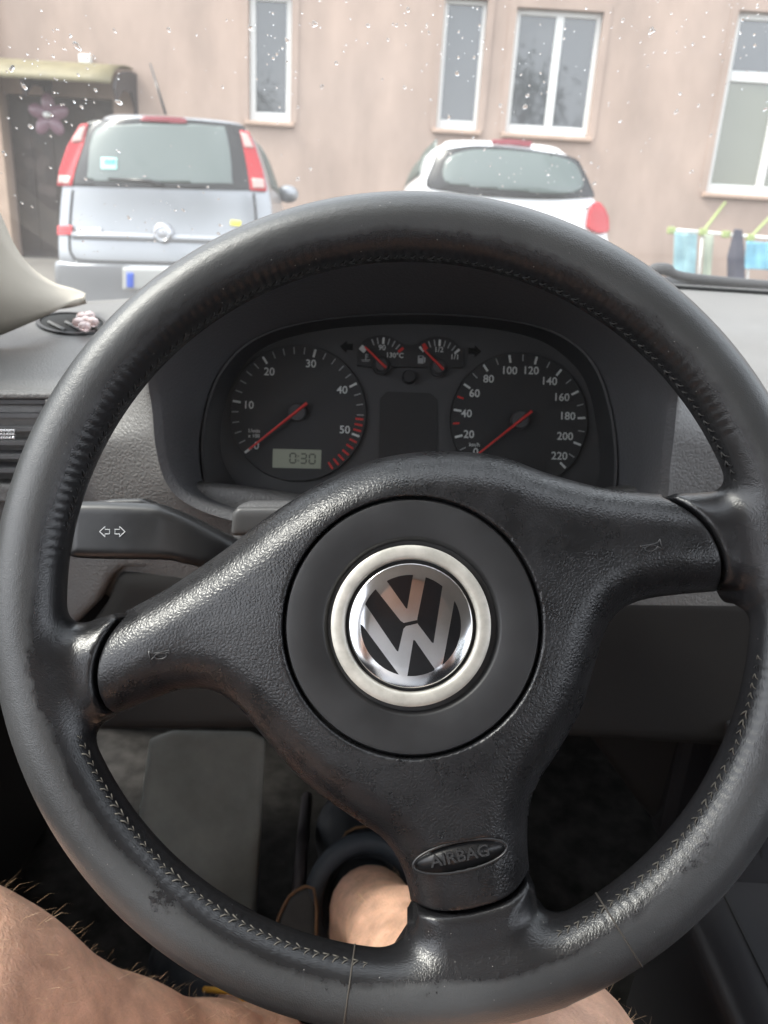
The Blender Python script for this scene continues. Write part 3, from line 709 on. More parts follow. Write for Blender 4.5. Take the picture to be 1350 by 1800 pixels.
# pump and thermometer icons
q = lambda x, y: CF.uv(*zz7(x, y))
flat('pump_icon', [q(738, 292), q(802, 296), q(798, 384), q(734, 380)], 'dial_grey', small, .0009, .0002)
flat('pump_icon', [q(806, 305), q(824, 320), q(818, 372), q(804, 370)], 'dial_grey', small, .0009, .0002)
flat('pump_icon', [q(752, 300), q(788, 302), q(786, 322), q(750, 320)], 'dial_face', small, .00105, .0001)
flat('thermometer_icon', [q(145, 272), q(158, 273), q(154, 338), q(141, 337)], 'dial_grey', small, .0009, .0002)
for x0, x1, y in ((160, 178, 282), (158, 176, 305), (98, 195, 340), (105, 188, 356)): flat('thermometer_icon', [q(x0, y-4), q(x1, y-4), q(x1, y+4), q(x0, y+4)], 'dial_grey', small, .0009, .0002)
for c, pvx, tl, tp in ((t1, (325, 405), (378, 442), (140, 206)), (t2, (965, 430), (1022, 462), (788, 224))):
    disc('needle_cap', c, 105*s7, 0, .0013, 'dial_face', small); disc('needle_cap', c, 72*s7, 0, .005, 'cluster_face', small)
    needle(zz7(*tl), zz7(*tp), 2.6*cs, 1.6*cs, small, .005)
kn = CF.uv(719, 663); disc('reset_knob', kn, 11.5*cs, -.004, .005, 'dial_face', cluster)
flat('info_display', crv([CF.uv(*p) for p in ((668, 700), (680, 687), (757, 690), (770, 702), (769, 860), (664, 860))], 1, True), 'dial_face', cluster, -.0030, .0006)
for x, y, sg in ((609, 608, -1), (835, 616, 1)):
    u = CF.uv(x, y); A = [(12, 0), (0, 11), (0, 5.5), (-11, 5.5), (-11, -5.5), (0, -5.5), (0, -11)]
    flat('arrow_lamp', [u+np.array([sg*a, b])*cs for a, b in A], 'gap_black', cluster, -.0030, .0006)

# ================================================================== DASHBOARD
dash = thing('dashboard', 'grained charcoal dashboard with hooded gauge recess and sloping top', 'dashboard', (0.0, .6, .8))
YF = .505                                      # fascia plane
# gauge recess: from the cluster's rim out to the opening, then rolled over onto the fascia / hood
N = nb
open_px = crv([(345, 876), (308, 838), (292, 780), (287, 720), (280, 650), (300, 560), (370, 470), (500, 412), (720, 392), (930, 408), (1060, 462), (1138, 555), (1170, 650), (1168, 730), (1160, 810), (1150, 880), (1090, 915), (930, 940), (720, 945), (540, 925), (420, 903)], 5, True)
def ydep(py): return YF-.045*min(1, max(0, (700-py)/260))      # the hood leans towards the driver
in3 = [CF.W(*(p*1.012), .012) for p in A1]
mid3 = []; op3 = [PY(p[0], p[1], ydep(p[1])) for p in open_px]
for a, b in zip(in3, op3): mid3.append(a*.45+b*.55+np.array([0, .006, 0]))
cen = np.mean(op3, 0)
def outw(P, d, fwd):
    v = P-cen; v[1] = 0; return P+nrm(v)*d+np.array([0, fwd, 0])
rA = [outw(p, .0015, -.002) for p in op3]; rB = [outw(p, .006, -.0045) for p in op3]; rC = [outw(p, .011, -.003) for p in op3]
L_ = [in3, mid3, op3, rA, rB, rC]
# last ring: top part runs forwards as the hood skin, the rest spreads out as the fascia
def skin(Ps, lim):
    out = []
    for p, P in zip(open_px, Ps): out.append(P)
    return out
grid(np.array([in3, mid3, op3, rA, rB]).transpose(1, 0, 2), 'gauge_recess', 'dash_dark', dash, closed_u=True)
fas = [[], [], [], []]
for p, P in zip(open_px, rB):
    v = P-cen; v[1] = 0; n_ = nrm(v)
    top = max(0, min(1, (760-p[1])/200))
    for k, (d, fz) in enumerate(((0, 0), (.006, .004), (.045, .008+.10*top), (.13, .03+.28*top))):
        Q_ = P+n_*d*(1-.80*top)+np.array([0, fz, 0])-np.array([0, 0, .055*top*(k/3)**2])
        fas[k].append(Q_)
grid(np.array(fas).transpose(1, 0, 2), 'fascia', 'dash_plastic', dash, closed_u=True)
# dash top: a broad sheet from door to door, windscreen base to front lip
def wy(x): return 1.07-.52*(x-.35)**2 if x < .35 else 1.07-.25*(x-.35)**2      # windscreen base line in plan
def ztopd(x, y):
    t = min(1, max(0, (x+.32)/.6)); t = t*t*(3-2*t)
    return (1-t)*(.884+(y-.52)*.112)+t*(.908+(y-.52)*.098)
rows = []
for x in np.concatenate([np.linspace(-.62, -.201, 15), [-.199, -.1, 0, .1, .214], np.linspace(.216, 1.05, 24)]):
    ye = wy(x)-.012; r = []
    lip = .515 if x < .16 else .515+.02*min(1, (x-.16)/.2)
    if -.20 < x < .215: lip = .76
    r.append((x, lip+.012, ztopd(x, lip)-.075)); r.append((x, lip+.001, ztopd(x, lip)-.022)); r.append((x, lip+.002, ztopd(x, lip)-.010)); r.append((x, lip+.008, ztopd(x, lip)-.002))
    for t in np.linspace(.04, 1, 14):
        y = lip+(ye-lip)*t; z = ztopd(x, y)
        if x > .2:                                   # passenger side: shallow step across the dash top
            z -= .004*(1/(1+math.exp((y-.79)/.004)))
        r.append((x, y, z))
    r.append((x, ye+.004, ztopd(x, ye)-.012))
    rows.append(r)
grid(np.array(rows), 'dash_top', 'dash_top_plastic', dash, smooth=True)
# gap line along the windscreen on the passenger side
gp = [(x, wy(x)-.052, ztopd(x, wy(x)-.052)+.0012) for x in np.linspace(.12, 1.0, 24)]
B().tube(gp, .0032, 8).obj('defroster_gap', 'gap_black', dash, None, True)
# lower panels
def pxpanel(name, px, y, m, parent, t=.012, R=.005, h=.004, n=None):
    fr = Frame(PY(*np.mean(px, 0), y), nrm([0, -1, .12]) if n is None else n)
    return slab(name, fr, fr.uvs(px), -t, 0, R, h, m, parent)
# fascia apron under the stalk with a groove and the dark knee panel
ap = crv([(-60, 900), (60, 860), (200, 840), (420, 860), (760, 900), (1180, 850), (1420, 840)], 3)
pxpanel('fascia_apron', np.concatenate([ap, [(1420, 1060), (1000, 1130), (420, 1130), (330, 1004), (215, 1000), (196, 1015), (170, 1060), (130, 1100), (60, 1130), (-60, 1140)]]), .520, 'dash_plastic', dash, .02, .006, .003)
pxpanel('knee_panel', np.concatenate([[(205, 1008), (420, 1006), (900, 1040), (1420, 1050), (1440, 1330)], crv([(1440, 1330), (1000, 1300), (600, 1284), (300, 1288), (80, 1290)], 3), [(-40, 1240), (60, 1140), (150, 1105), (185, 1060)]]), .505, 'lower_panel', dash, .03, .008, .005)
# right of the column the trim falls back towards the console
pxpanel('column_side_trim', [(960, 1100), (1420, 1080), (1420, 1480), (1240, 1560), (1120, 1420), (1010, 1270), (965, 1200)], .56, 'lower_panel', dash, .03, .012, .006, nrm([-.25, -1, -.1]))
# shroud round the column
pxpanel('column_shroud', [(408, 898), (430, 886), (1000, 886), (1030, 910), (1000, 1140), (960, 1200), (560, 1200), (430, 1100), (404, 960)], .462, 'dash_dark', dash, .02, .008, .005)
pxpanel('shroud_top', [(407, 903), (416, 893), (700, 893), (700, 942), (404, 944)], .458, 'column_grey', dash, .007, .003, .002)

B().box((-.40, .655, .60), (1.0, .78, .84)).obj('light_block', 'gap_black', dash)  # hidden box, added to stop light leaking down into the footwell
# ---- turn-signal stalk
SF = Frame(PY(250, 930, .405), nrm([0, -1, .35]))
stalk = thing('turn_signal_stalk', 'black turn-signal stalk with two white arrows left of the column', 'stalk', PY(420, 960, .43))
sp_ = np.concatenate([crv([(126, 890), (134, 881), (262, 884), (300, 893), (348, 915), (430, 962)], 4), crv([(440, 1010), (380, 1005), (320, 990), (285, 984), (140, 981), (124, 968)], 4)])
o = slab('stalk_arm', SF, SF.uvs(sp_), -.010, .007, .0065, .0011, 'stalk_plastic', stalk, warp=lambda X, Y, d: -.02*np.clip((X-.01)/.05, 0, 1)**2)
slab('flash_lever', SF, SF.uvs([(140, 884), (200, 877), (250, 876), (268, 884), (280, 893), (200, 893), (140, 893)]), -.013, .002, .0025, .001, 'stalk_plastic', stalk)
for cx, sg in ((184, -1), (210.5, 1)):
    pts = [(9, 0), (-.5, 9), (-.5, 4), (-8.5, 4), (-8.5, -4), (-.5, -4), (-.5, -9)]
    B().tube([np.array([*SF.uv(cx+sg*a, 934.5-b, .0073), .0072]) for a, b in pts], .00022, 5, True).obj('arrow_print', 'print_white', stalk, SF.M)

bevel(B().box((.475, .548, .60), (1.03, .62, .835)).obj('glovebox', 'dash_dark', dash), .012)
stack_ = bevel(B().box((.262, .545, .50), (.468, .62, .845)).obj('center_panel', 'console_plastic', dash), .008)
for x0 in (.272, .370):
    B().box((x0, .540, .785), (x0+.088, .5455, .835)).obj('stack_vent', 'gap_black', stack_)
    for i in range(4): B().box((x0+.003, .537, .791+.011*i), (x0+.085, .5445, .7935+.011*i)).obj('slat', 'vent_plastic', stack_)
bevel(B().box((.275, .5405, .705), (.455, .546, .760)).obj('radio', 'dial_face', stack_), .003)
for x0 in (.30, .365, .43): B().tube([(x0, .546, .640), (x0, .528, .640)], .020, 24).obj('knob', 'vent_plastic', stack_, None, True, 40)
# ---- left air vent, defroster slot, ornaments
vent = thing('air_vent', 'black slatted air vent by the door, left of the steering wheel', 'air vent', PY(20, 780, .52))
VY = .512
fr = Frame(PY(10, 775, VY), nrm([0, -1, .1]))
def vbox(x0, y0, x1, y1, z0, z1, name, m):
    a, b = fr.uv(x0, y1), fr.uv(x1, y0)
    return bevel(B().box((a[0], a[1], z0), (b[0], b[1], z1), fr).obj(name, m, vent), .0012)
vbox(-130, 690, 112, 700, -.05, .004, 'frame', 'dash_plastic'); vbox(-130, 851, 112, 880, -.05, .004, 'frame', 'dash_plastic'); vbox(98, 700.5, 112, 850.5, -.05, .004, 'frame', 'dash_plastic')
vbox(-130, 701, 97, 850, -.05, -.045, 'back', 'gap_black')
for i in range(6):
    y = 706+24.2*i
    a = fr.uv(-125, y); b = fr.uv(96, y); b[1] = a[1]
    V = []
    for (zz, dy, t) in ((.000, 0, .0014), (-.028, .007, .0011)):
        for u in (a, b): V += [fr.W(u[0], u[1]+dy-t, zz), fr.W(u[0], u[1]+dy+t, zz)]
    B().add(V, [[0, 1, 3, 2], [4, 6, 7, 5], [0, 2, 6, 4], [1, 5, 7, 3], [0, 4, 5, 1], [2, 3, 7, 6]]).obj('slat', 'slat_grey', vent)
def gem(name, P, r, m, parent, flat_=.75):
    bm = bmesh.new(); bmesh.ops.create_icosphere(bm, subdivisions=2, radius=r); me = bpy.data.meshes.new(name); bm.to_mesh(me); bm.free()
    for v in me.vertices: v.co.z *= flat_
    return link(name, me, m, parent, Matrix.Translation(Vector(P)) @ Matrix.Rotation(random.random()*3, 4, 'Z'))
clip = thing('crystal_clip', 'tiny sparkling crystal clip stuck on the air vent slats', 'ornament', PY(8, 764, VY-.01))
for i in range(9):
    for j in range(3): gem('crystal', PY(-18+i*5.2, 757+j*6.2, VY-.011), .0011, 'crystal_white', clip, 1)
# slot in the dash top
dv = thing('defroster_vent', 'oval slotted vent sunk into the dash top near the windscreen pillar', 'air vent', PY(128, 572, .67))
def dtop(px, py, up=0):
    r = ray(px, py); lo_, hi_ = .3, 1.3
    for _ in range(40):
        t = (lo_+hi_)/2; P = CAM+r*t
        if P[2] > ztopd(P[0], P[1])+up: lo_ = t
        else: hi_ = t
    return CAM+r*lo_
ovp = np.array([dtop(*p) for p in ellipse((126, 571), 56, 17, R_(3), 40)]); c_ = ovp.mean(0)
b_ = B(); k = len(ovp); V = [p*1+np.array([0, 0, .0025]) for p in ovp]+[c_+(p-c_)*1.13+np.array([0, 0, .0022]) for p in ovp]+[c_+(p-c_)*1.16+np.array([0, 0, -.003]) for p in ovp]+[c_+(p-c_)*.97+np.array([0, 0, -.012]) for p in ovp]
b_.add(V, [[j, (j+1) % k, k+(j+1) % k, k+j] for j in range(k)]+[[k+j, k+(j+1) % k, 2*k+(j+1) % k, 2*k+j] for j in range(k)]+[[3*k+j, 3*k+(j+1) % k, (j+1) % k, j] for j in range(k)])
b_.obj('frame', 'vent_plastic', dv, None, True, 40)
ob('opening', [c_+(p-c_)*.99+np.array([0, 0, .0012]) for p in ovp], [list(range(k))], 'gap_black', dv)
for x in (100, 130, 160):
    B().tube([dtop(x-14, 566, .003), dtop(x+14, 580, .003)], .0016, 6).obj('slat', 'dash_plastic', dv)
fl = thing('crystal_flower', 'pink crystal flower clip resting on the dash top vent', 'ornament', dtop(150, 570))
for x, y in ((138, 567), (149, 574), (163, 566), (157, 555), (145, 557), (151, 564)): gem('petal', dtop(x, y, .009), .0056, 'crystal_pink', fl, .8)

# ================================================================== WINDSCREEN, PILLAR, COWL
TANW = math.tan(R_(33))
def wz(x, y): return ztopd(x, wy(x))-.012+(wy(x)-y)*TANW*(1-.0*x)
rows = []
for x in np.linspace(-.66, 1.25, 34):
    rows.append([(x, wy(x)-s, wz(x, wy(x)-s)) for s in np.linspace(-.0, .72, 14)])
ws = grid(np.array(rows), 'windscreen', 'windscreen_glass', None); tag(ws, 'dusty raked windscreen speckled with raindrops above the dashboard', 'windscreen')
def on_ws(px, py):
    r = ray(px, py); lo_, hi_ = .25, 1.6
    for _ in range(40):
        t = (lo_+hi_)/2; P = CAM+r*t
        if P[2] < wz(P[0], P[1]) and P[1] < wy(P[0])+.0: lo_ = t
        else: hi_ = t
    return CAM+r*lo_
# black band and wiper at the foot of the glass
band = []
for x in np.linspace(-.60, 1.2, 40):
    wd = .010 + .016*min(1, max(0, (x+.25)/.5))
    P = [(x, wy(x)+.002, wz(x, wy(x))+.000), (x, wy(x)-wd*1.0+.004, wz(x, wy(x)-wd)+.0035), (x, wy(x)+.03, wz(x, wy(x))+.002+wd*.62), (x, wy(x)+.09, wz(x, wy(x))-.01)]
    band.append([P[0], P[1], P[2], P[3]])
cowl = grid(np.array([[r[0], r[2], r[3]] for r in band]), 'cowl', 'car_trim', None); tag(cowl, 'black plastic cowl strip along the foot of the windscreen', 'cowl')
wip = thing('wiper_arm', 'dark wiper arm lying at the foot of the windscreen beyond the wheel', 'wiper', PY(1160, 470, 1.08))
P0 = [PY(x, y, 1.09) for x, y in ((1120, 482), (1150, 474), (1172, 474), (1200, 486), (1300, 497), (1420, 506))]
B().tube(crv(P0, 4), [.006]*4+[.008]*6+[.006]*(len(crv(P0, 4))-10), 8).obj('arm', 'car_trim', wip, None, True)
# raindrops: flattened caps of water on the outside of the glass
def drop_mesh(k):
    b = B(); n_, m_ = 10, 5; V = [(0, 0, .55)]; Fc = []
    a1, a2, a3 = rng.random(3)*6.28; e1, e2 = rng.random(2)*.22
    for i in range(1, m_+1):
        t = i/m_*math.pi/2
        for j in range(n_):
            q_ = 2*math.pi*j/n_; r_ = math.sin(t)*(1+e1*math.cos(2*q_+a1)+e2*math.cos(3*q_+a2)); V.append((r_*math.cos(q_), r_*math.sin(q_)*1.15, .55*math.cos(t)))
    for j in range(n_): Fc.append([0, 1+j, 1+(j+1) % n_])
    for i in range(m_-1):
        for j in range(n_): a = 1+i*n_+j; c = 1+i*n_+(j+1) % n_; Fc.append([a, a+n_, c+n_, c])
    Fc.append([1+(m_-1)*n_+j for j in range(n_)][::-1])
    me = mesh('raindrop', V, Fc, True, 60); me.materials.append(MATS['water']); return me
DM = [drop_mesh(i) for i in range(5)]
nw = nrm([0, math.sin(R_(33)), math.cos(R_(33))])
fine = B()
cl_ = [(120, 110, 90, 90), (60, 130, 60, 60), (480, 80, 30, 90), (800, 110, 60, 110), (940, 150, 70, 110), (1150, 60, 60, 60), (1300, 60, 50, 60), (900, 310, 90, 45), (300, 380, 110, 60), (190, 420, 90, 70), (1010, 300, 60, 60), (700, 60, 250, 50)]
nind = 0
for i in range(540):
    if random.random() < .62:
        c = random.choice(cl_); px, py = random.gauss(c[0], c[2]*.7), random.gauss(c[1], c[3]*.7)
    else: px, py = random.uniform(-30, 1380), random.uniform(-20, 420)
    if py > 470 or py < -60: continue
    P = on_ws(px, py)
    s = min(.0024, .00056*math.exp(random.gauss(.15, .5)))
    M = frameM(P+nw*.0003, [1, random.gauss(0, .3), 0], nw) @ Matrix.Diagonal((s, s*random.uniform(.9, 1.5), s, 1))
    if s > .0006 and nind < 280:
        link('raindrop', DM[i % 5], None, ws, M); nind += 1
    else:
        fine.add([M @ v.co for v in DM[i % 5].vertices], [list(p.vertices) for p in DM[i % 5].polygons])
o = fine.obj('fine_drops', 'water', ws, None, True); o['kind'] = 'stuff'
# pillar trim at the left
ptop = crv([(-90, 150), (-40, 300), (0, 388), (22, 436), (52, 474), (92, 501), (128, 512), (150, 521)], 4)
pbot = crv([(-170, 640), (-110, 620), (-50, 602), (0, 584), (45, 566), (90, 548), (125, 536), (150, 528)], 4)
rows = []
for a, b in zip(ptop, pbot):
    y_ = .60+.17*np.clip((a[0]+90)/236, 0, 1); r = []
    for t in np.linspace(0, 1, 7):
        p = a*(1-t)+b*t; r.append(PY(p[0], p[1], y_-.05*math.sin(t*math.pi)*(1-np.clip((a[0]+90)/236, 0, 1))-.04*t))
    rows.append(r)
ap_ = grid(np.array(rows), 'pillar_trim', 'pillar_fabric', None, thick=.006); tag(ap_, 'pale grey windscreen pillar trim flaring into the left dash end', 'pillar trim')

# ================================================================== CABIN: doors, floor, console, seat
FZ = .27
fl_ = B().box((-.42, -.9, FZ-.03), (1.05, 1.0, FZ)).obj('cabin_floor', 'carpet'); tag(fl_, kind='structure')
fw_ = B().add([(-.42, .98, FZ), (1.05, .98, FZ), (1.05, .80, .90), (-.42, .80, .90), (-.42, 1.0, FZ), (1.05, 1.0, FZ), (1.05, .82, .90), (-.42, .82, .90)], [[0, 1, 2, 3], [7, 6, 5, 4], [0, 3, 7, 4], [1, 5, 6, 2], [0, 4, 5, 1], [3, 2, 6, 7]]).obj('firewall', 'carpet'); tag(fw_, kind='structure')
dl = thing('car_door', 'dark driver door card with ribbed fabric beside the left knee', 'car door', (-.44, .1, FZ))
bevel(B().box((-.47, -.9, FZ-.03), (-.41, .40, .785)).obj('door_card', 'door_fabric', dl), .012)
bevel(B().box((-.47, .403, FZ-.03), (-.405, .80, .84)).obj('kick_panel', 'lower_panel', dl), .012)
B().prism([(-.44, .24, .84), (-.44, .80, .842), (-.44, .58, 1.16)], [(-.415, .24, .84), (-.415, .80, .842), (-.415, .58, 1.16)]).obj('sun_block_corner', 'lower_panel', dl)  # unseen triangle above the door, added to keep sun off the right shin
bevel(B().box((-.409, -.7, .56), (-.36, .20, .60)).obj('armrest', 'door_fabric', dl), .012)
dr = thing('car_door', 'dark passenger door card on the far side of the cabin', 'car door', (1.06, .1, FZ))
bevel(B().box((1.02, -.9, FZ+.04), (1.08, .80, .87)).obj('door_card', 'door_fabric', dr), .012)
# carpeted footrest
pxf = [(262, 1300), (300, 1286), (440, 1288), (466, 1300), (456, 1500), (448, 1640), (230, 1640), (236, 1480)]
FRf = Frame(PY(350, 1450, .69), nrm([.1, -.9, .5]))
fr_t = thing('footrest', 'worn grey rubber footrest mat in the driver footwell', 'footrest', PY(350, 1640, .74))
slab('mat', FRf, FRf.uvs(pxf), -.02, 0, .006, .004, 'mat_rubber', fr_t)
# pedals
def pedal(name, label, px, y, arm_to):
    fr = Frame(PY(*np.mean(px, 0), y), nrm([0, -.75, .7])); t = thing(name, label, 'pedal', fr.O)
    poly = fr.uvs(crv(px, 2, True)); slab('pad', fr, poly, -.012, 0, .005, .0025, 'pedal_rubber', t)
    B().tube([fr.W(*p, .001) for p in poly], .0016, 6, True).obj('trim', 'rust_metal', t, None, True)
    B().tube([fr.W(0, .02, -.012), fr.W(0, .06, -.03), np.array(arm_to)], .007, 8).obj('arm', 'iron_dark', t, None, True); return t
pedal('clutch_pedal', 'worn clutch pedal with rusty edge beside the footrest', [(482, 1640), (500, 1590), (520, 1566), (552, 1562), (556, 1640), (545, 1690), (490, 1690)], .57, PY(540, 1400, .82))
pedal('brake_pedal', 'dark brake pedal beyond the sandal', [(600, 1480), (625, 1455), (690, 1455), (720, 1480), (720, 1540), (600, 1540)], .67, PY(660, 1330, .84))
# centre console with a rolled edge
con = thing('center_console', 'black centre console with rounded shiny edge right of the driver legs', 'console', (.34, .2, FZ))
rows = []
for y in np.linspace(-.5, .50, 12):
    r = [(.236, y, FZ), (.243, y, .40), (.247, y, .50)]
    r += [(.247+.030*(1-math.cos(t)), y, .512+.032*math.sin(t)) for t in np.linspace(0, math.pi/2, 8)]
    r += [(.30, y, .5442), (.44, y, .5442), (.44, y, FZ)]; rows.append(r)
grid(np.array(rows), 'side_and_top', 'console_plastic', con, sharp=60)
B().tube([(.2745, y, .5445) for y in np.linspace(-.5, .50, 4)], .0008, 6).obj('seam_line', 'gap_black', con)
stk = pxpanel('center_stack', [(1296, 1290), (1420, 1270), (1420, 1562), (1300, 1572), (1282, 1556)], .475, 'console_plastic', con, .05, .005, .003)
pxpanel('pocket', [(1338, 1436), (1345, 1430), (1420, 1425), (1420, 1530), (1346, 1538), (1338, 1530)], .4735, 'gap_black', con, .004, .002, .0015)
pf = [PY(x, y, .4722) for x, y in ((1338, 1436), (1345, 1430), (1420, 1425), (1420, 1530), (1346, 1538), (1338, 1530))]
B().tube(pf, .0009, 6, True).obj('pocket_rim', 'console_plastic', con, None, True)
# driver seat
seat = thing('driver_seat', 'dark cloth driver seat under the legs', 'seat', (0, -.25, FZ))
bevel(B().box((-.26, -.52, FZ+.08), (.22, .06, .46)).obj('cushion', 'seat_fabric', seat), .05, 4)
bevel(B().add([(-.25, -.55, .45), (.23, -.55, .45), (.23, -.42, .45), (-.25, -.42, .45), (-.22, -.80, 1.10), (.20, -.80, 1.10), (.20, -.68, 1.10), (-.22, -.68, 1.10)], [[3, 2, 1, 0], [4, 5, 6, 7], [0, 1, 5, 4], [1, 2, 6, 5], [2, 3, 7, 6], [3, 0, 4, 7]]).obj('backrest', 'seat_fabric', seat), .05, 4)

# unseen car roof, pillars and rear wall, added to block overhead light
roof = thing('shade_roof', 'unseen pale grey headliner and pillars added above the driver to block overhead light', 'shade roof', (.3, -.6, 1.38))
bevel(B().box((-.44, -1.5, 1.37), (1.06, .26, 1.41)).obj('headliner', 'headliner', roof), .015)
for x0 in (-.46, 1.02): bevel(B().box((x0, -.55, .87), (x0+.06, -.43, 1.37)).obj('door_pillar', 'headliner', roof), .01)
bevel(B().box((-.46, -1.5, .28), (1.08, -1.44, .95)).obj('rear_wall', 'seat_fabric', roof), .01)

# ================================================================== DRIVER (lower body in view; torso and head behind the camera)
def rcone(P, a, b, ra, rb):
    ba = b-a; l2 = ba@ba; t = np.clip(((P-a)@ba)/l2, 0, 1)
    return np.linalg.norm(P-(a+t[..., None]*ba), axis=-1)-(ra+(rb-ra)*t)
def body_sdf(name, parts, h, k, m, parent=None):
    """parts: list of chains [(point, radius), ...]; one smooth continuous skin"""
    allp = np.array([p for c in parts for p, r in c]); rmax = max(r for c in parts for p, r in c)
    lo = allp.min(0)-rmax-.03; hi = allp.max(0)+rmax+.03; ax = lattice(lo, hi, h)
    G = np.stack(np.meshgrid(*ax, indexing='ij'), -1); f = None
    for c in parts:
        fc = None
        for (a, ra), (b, rb) in zip(c[:-1], c[1:]):
            d = rcone(G, np.array(a, float), np.array(b, float), ra, rb); fc = d if fc is None else np.minimum(fc, d) if k == 0 else smin(fc, d, .02)
        f = fc if f is None else smin(f, fc, k)
    V, Q = surface_nets(f, lo, h); return ob(name, V, Q, m, parent, None, True)
hipL, hipR = np.array([-.13, -.16, .54]), np.array([.09, -.16, .54])
kneeL = PD(-125, 1765, .43); ankL = PD(472, 1872, .64)
kneeR = np.array([.100, .285, .570]); ankR = PZ(652, 1600, .375)
midL = PD(205, 1866, .525); midR = kneeR*.68+ankR*.32
footL = PD(395, 1772, .735); footR = ankR+np.array([-.012, .12, -.03])
person = thing('person', 'bare-legged seated driver in dark shorts and black shoes at the pedals', 'person', (-.02, -.16, .45))
body = body_sdf('body', [
    [(hipL, .085), (hipL*.5+kneeL*.5+np.array([0, 0, .012]), .074), (kneeL, .060), (kneeL*.75+midL*.25, .056), (midL, .046), (midL*.45+ankL*.55, .038), (ankL, .034), (footL, .030)],
    [(hipR, .085), (hipR*.5+kneeR*.5+np.array([0, 0, .008]), .074), (kneeR, .060), (kneeR*.9+ankR*.1, .057), (midR+np.array([0, -.012, -.008]), .055), (kneeR*.3+ankR*.7, .041), (ankR, .036), (ankR+np.array([0, .0, -.045]), .036), (footR, .030)],
    [(hipL*.5+hipR*.5, .12), ((-.02, -.30, .72), .13), ((-.02, -.40, .92), .14), ((-.02, -.44, 1.05), .11), ((-.02, -.43, 1.14), .055), ((-.02, -.41, 1.22), .075), ((-.02, -.40, 1.30), .085)],
    [((-.02, -.42, 1.02), .09), ((-.20, -.42, 1.03), .055), ((-.27, -.28, .86), .042), ((-.16, -.10, .90), .034), ((-.13, -.07, .93), .03)],
    [((-.02, -.42, 1.02), .09), ((.16, -.42, 1.03), .055), ((.24, -.28, .86), .042), ((.14, -.10, .90), .034), ((.12, -.07, .93), .03)]], .0075, .025, 'skin', person)
body_sdf('shorts', [[(hipL, .092), (hipL*.62+kneeL*.38, .083)], [(hipR, .092), (hipR*.62+kneeR*.38, .083)], [(hipL*.5+hipR*.5, .128), ((-.02, -.22, .62), .13)]], .011, .03, 'cloth_dark', person)
body_sdf('shirt', [[((-.02, -.24, .64), .135), ((-.02, -.30, .72), .14), ((-.02, -.40, .92), .15), ((-.02, -.44, 1.05), .118)], [((-.02, -.42, 1.02), .1), ((-.20, -.42, 1.03), .064), ((-.25, -.33, .92), .055)], [((-.02, -.42, 1.02), .1), ((.16, -.42, 1.03), .064), ((.22, -.33, .92), .055)]], .012, .03, 'shirt_pale', person)
# shoes
shl = body_sdf('shoe', [[(ankL*.55+footL*.45+np.array([0, -.02, -.03]), .036), (footL+np.array([0, 0, -.006]), .042), (PD(345, 1722, .78), .040), (PD(312, 1690, .81), .030)]], .005, .01, 'shoe_black', person)
t_ = PD(412, 1752, .69)
B().tube([t_+np.array([-.03, .01, -.006]), t_+np.array([0, 0, .006]), t_+np.array([.032, -.012, -.004])], .0028, 6).obj('shoelace', 'lace_orange', shl, None, True)
B().box(t_+np.array([-.035, -.028, -.002]), t_+np.array([-.026, -.016, .004])).obj('shoe_tag', 'plate_white', shl)
# slip-on on the right foot: collar open round the ankle
ca = nrm(ankR-kneeR); cF = Frame(ankR+ca*.030, -ca)
body_sdf('shoe', [[(ankR+np.array([0, -.03, -.062]), .047), (ankR+np.array([-.006, .06, -.048]), .050), (ankR+np.array([-.018, .15, -.04]), .046), (ankR+np.array([-.022, .20, -.045]), .032)]], .005, .01, 'shoe_black', person)
B().tube([cF.W(.053*math.cos(q), .058*math.sin(q), .004*math.sin(q)) for q in np.linspace(0, 2*math.pi, 36, endpoint=False)], .0105, 10, True).obj('shoe_collar', 'shoe_rubber', person, None, True)
B().tube([cF.W(.044*math.cos(q), .049*math.sin(q), -.006) for q in np.linspace(0, 2*math.pi, 36, endpoint=False)], .0085, 10, True).obj('sock_edge', 'shoe_black', person, None, True)
# leg hair
hb = B(); mb = body.data; nv = len(mb.vertices); co = np.empty(nv*3); mb.vertices.foreach_get('co', co); co = co.reshape(-1, 3); no_ = np.empty(nv*3); mb.vertices.foreach_get('normal', no_); no_ = no_.reshape(-1, 3)
def legmask(P, a, b): ba = b-a; t = ((P-a)@ba)/(ba@ba); return (t > -.12) & (t < .95) & (np.linalg.norm(P-(a+np.clip(t, 0, 1)[:, None]*ba), axis=1) < .085)
for a, b, cnt in ((kneeL, ankL, 850), (kneeR, ankR, 1600)):
    idx = np.nonzero(legmask(co, a, b))[0]; dn = nrm(b-a)
    for i in rng.choice(idx, cnt):
        p, n_ = co[i]+rng.normal(0, .003, 3), no_[i]; L = rng.uniform(.006, .018); d1 = nrm(n_*.6+dn*.8+rng.normal(0, .4, 3)); d2_ = nrm(d1+dn*.6+rng.normal(0, .3, 3)-n_*.25); wv = nrm(np.cross(d1, n_)+1e-6)*.00009
        q0 = p-n_*.003; q1 = p+d1*L*.5; q2 = q1+d2_*L*.5
        hb.add([q0-wv, q0+wv, q1+wv*.8, q1-wv*.8, q2], [[0, 1, 2, 3], [3, 2, 4]])
o = hb.obj('leg_hair', 'hair', person); o['kind'] = 'stuff'

# ================================================================== BUILDING
YW = 11.2
bld = thing('apartment_building', 'pinkish tan stucco house wall with white framed windows behind the parked cars', 'building', (2, YW, gz(YW)))
def wp(px, py): P = PY(px, py, YW); return np.array([P[0], P[2]])
def rect(px4): return [wp(*p) for p in px4]
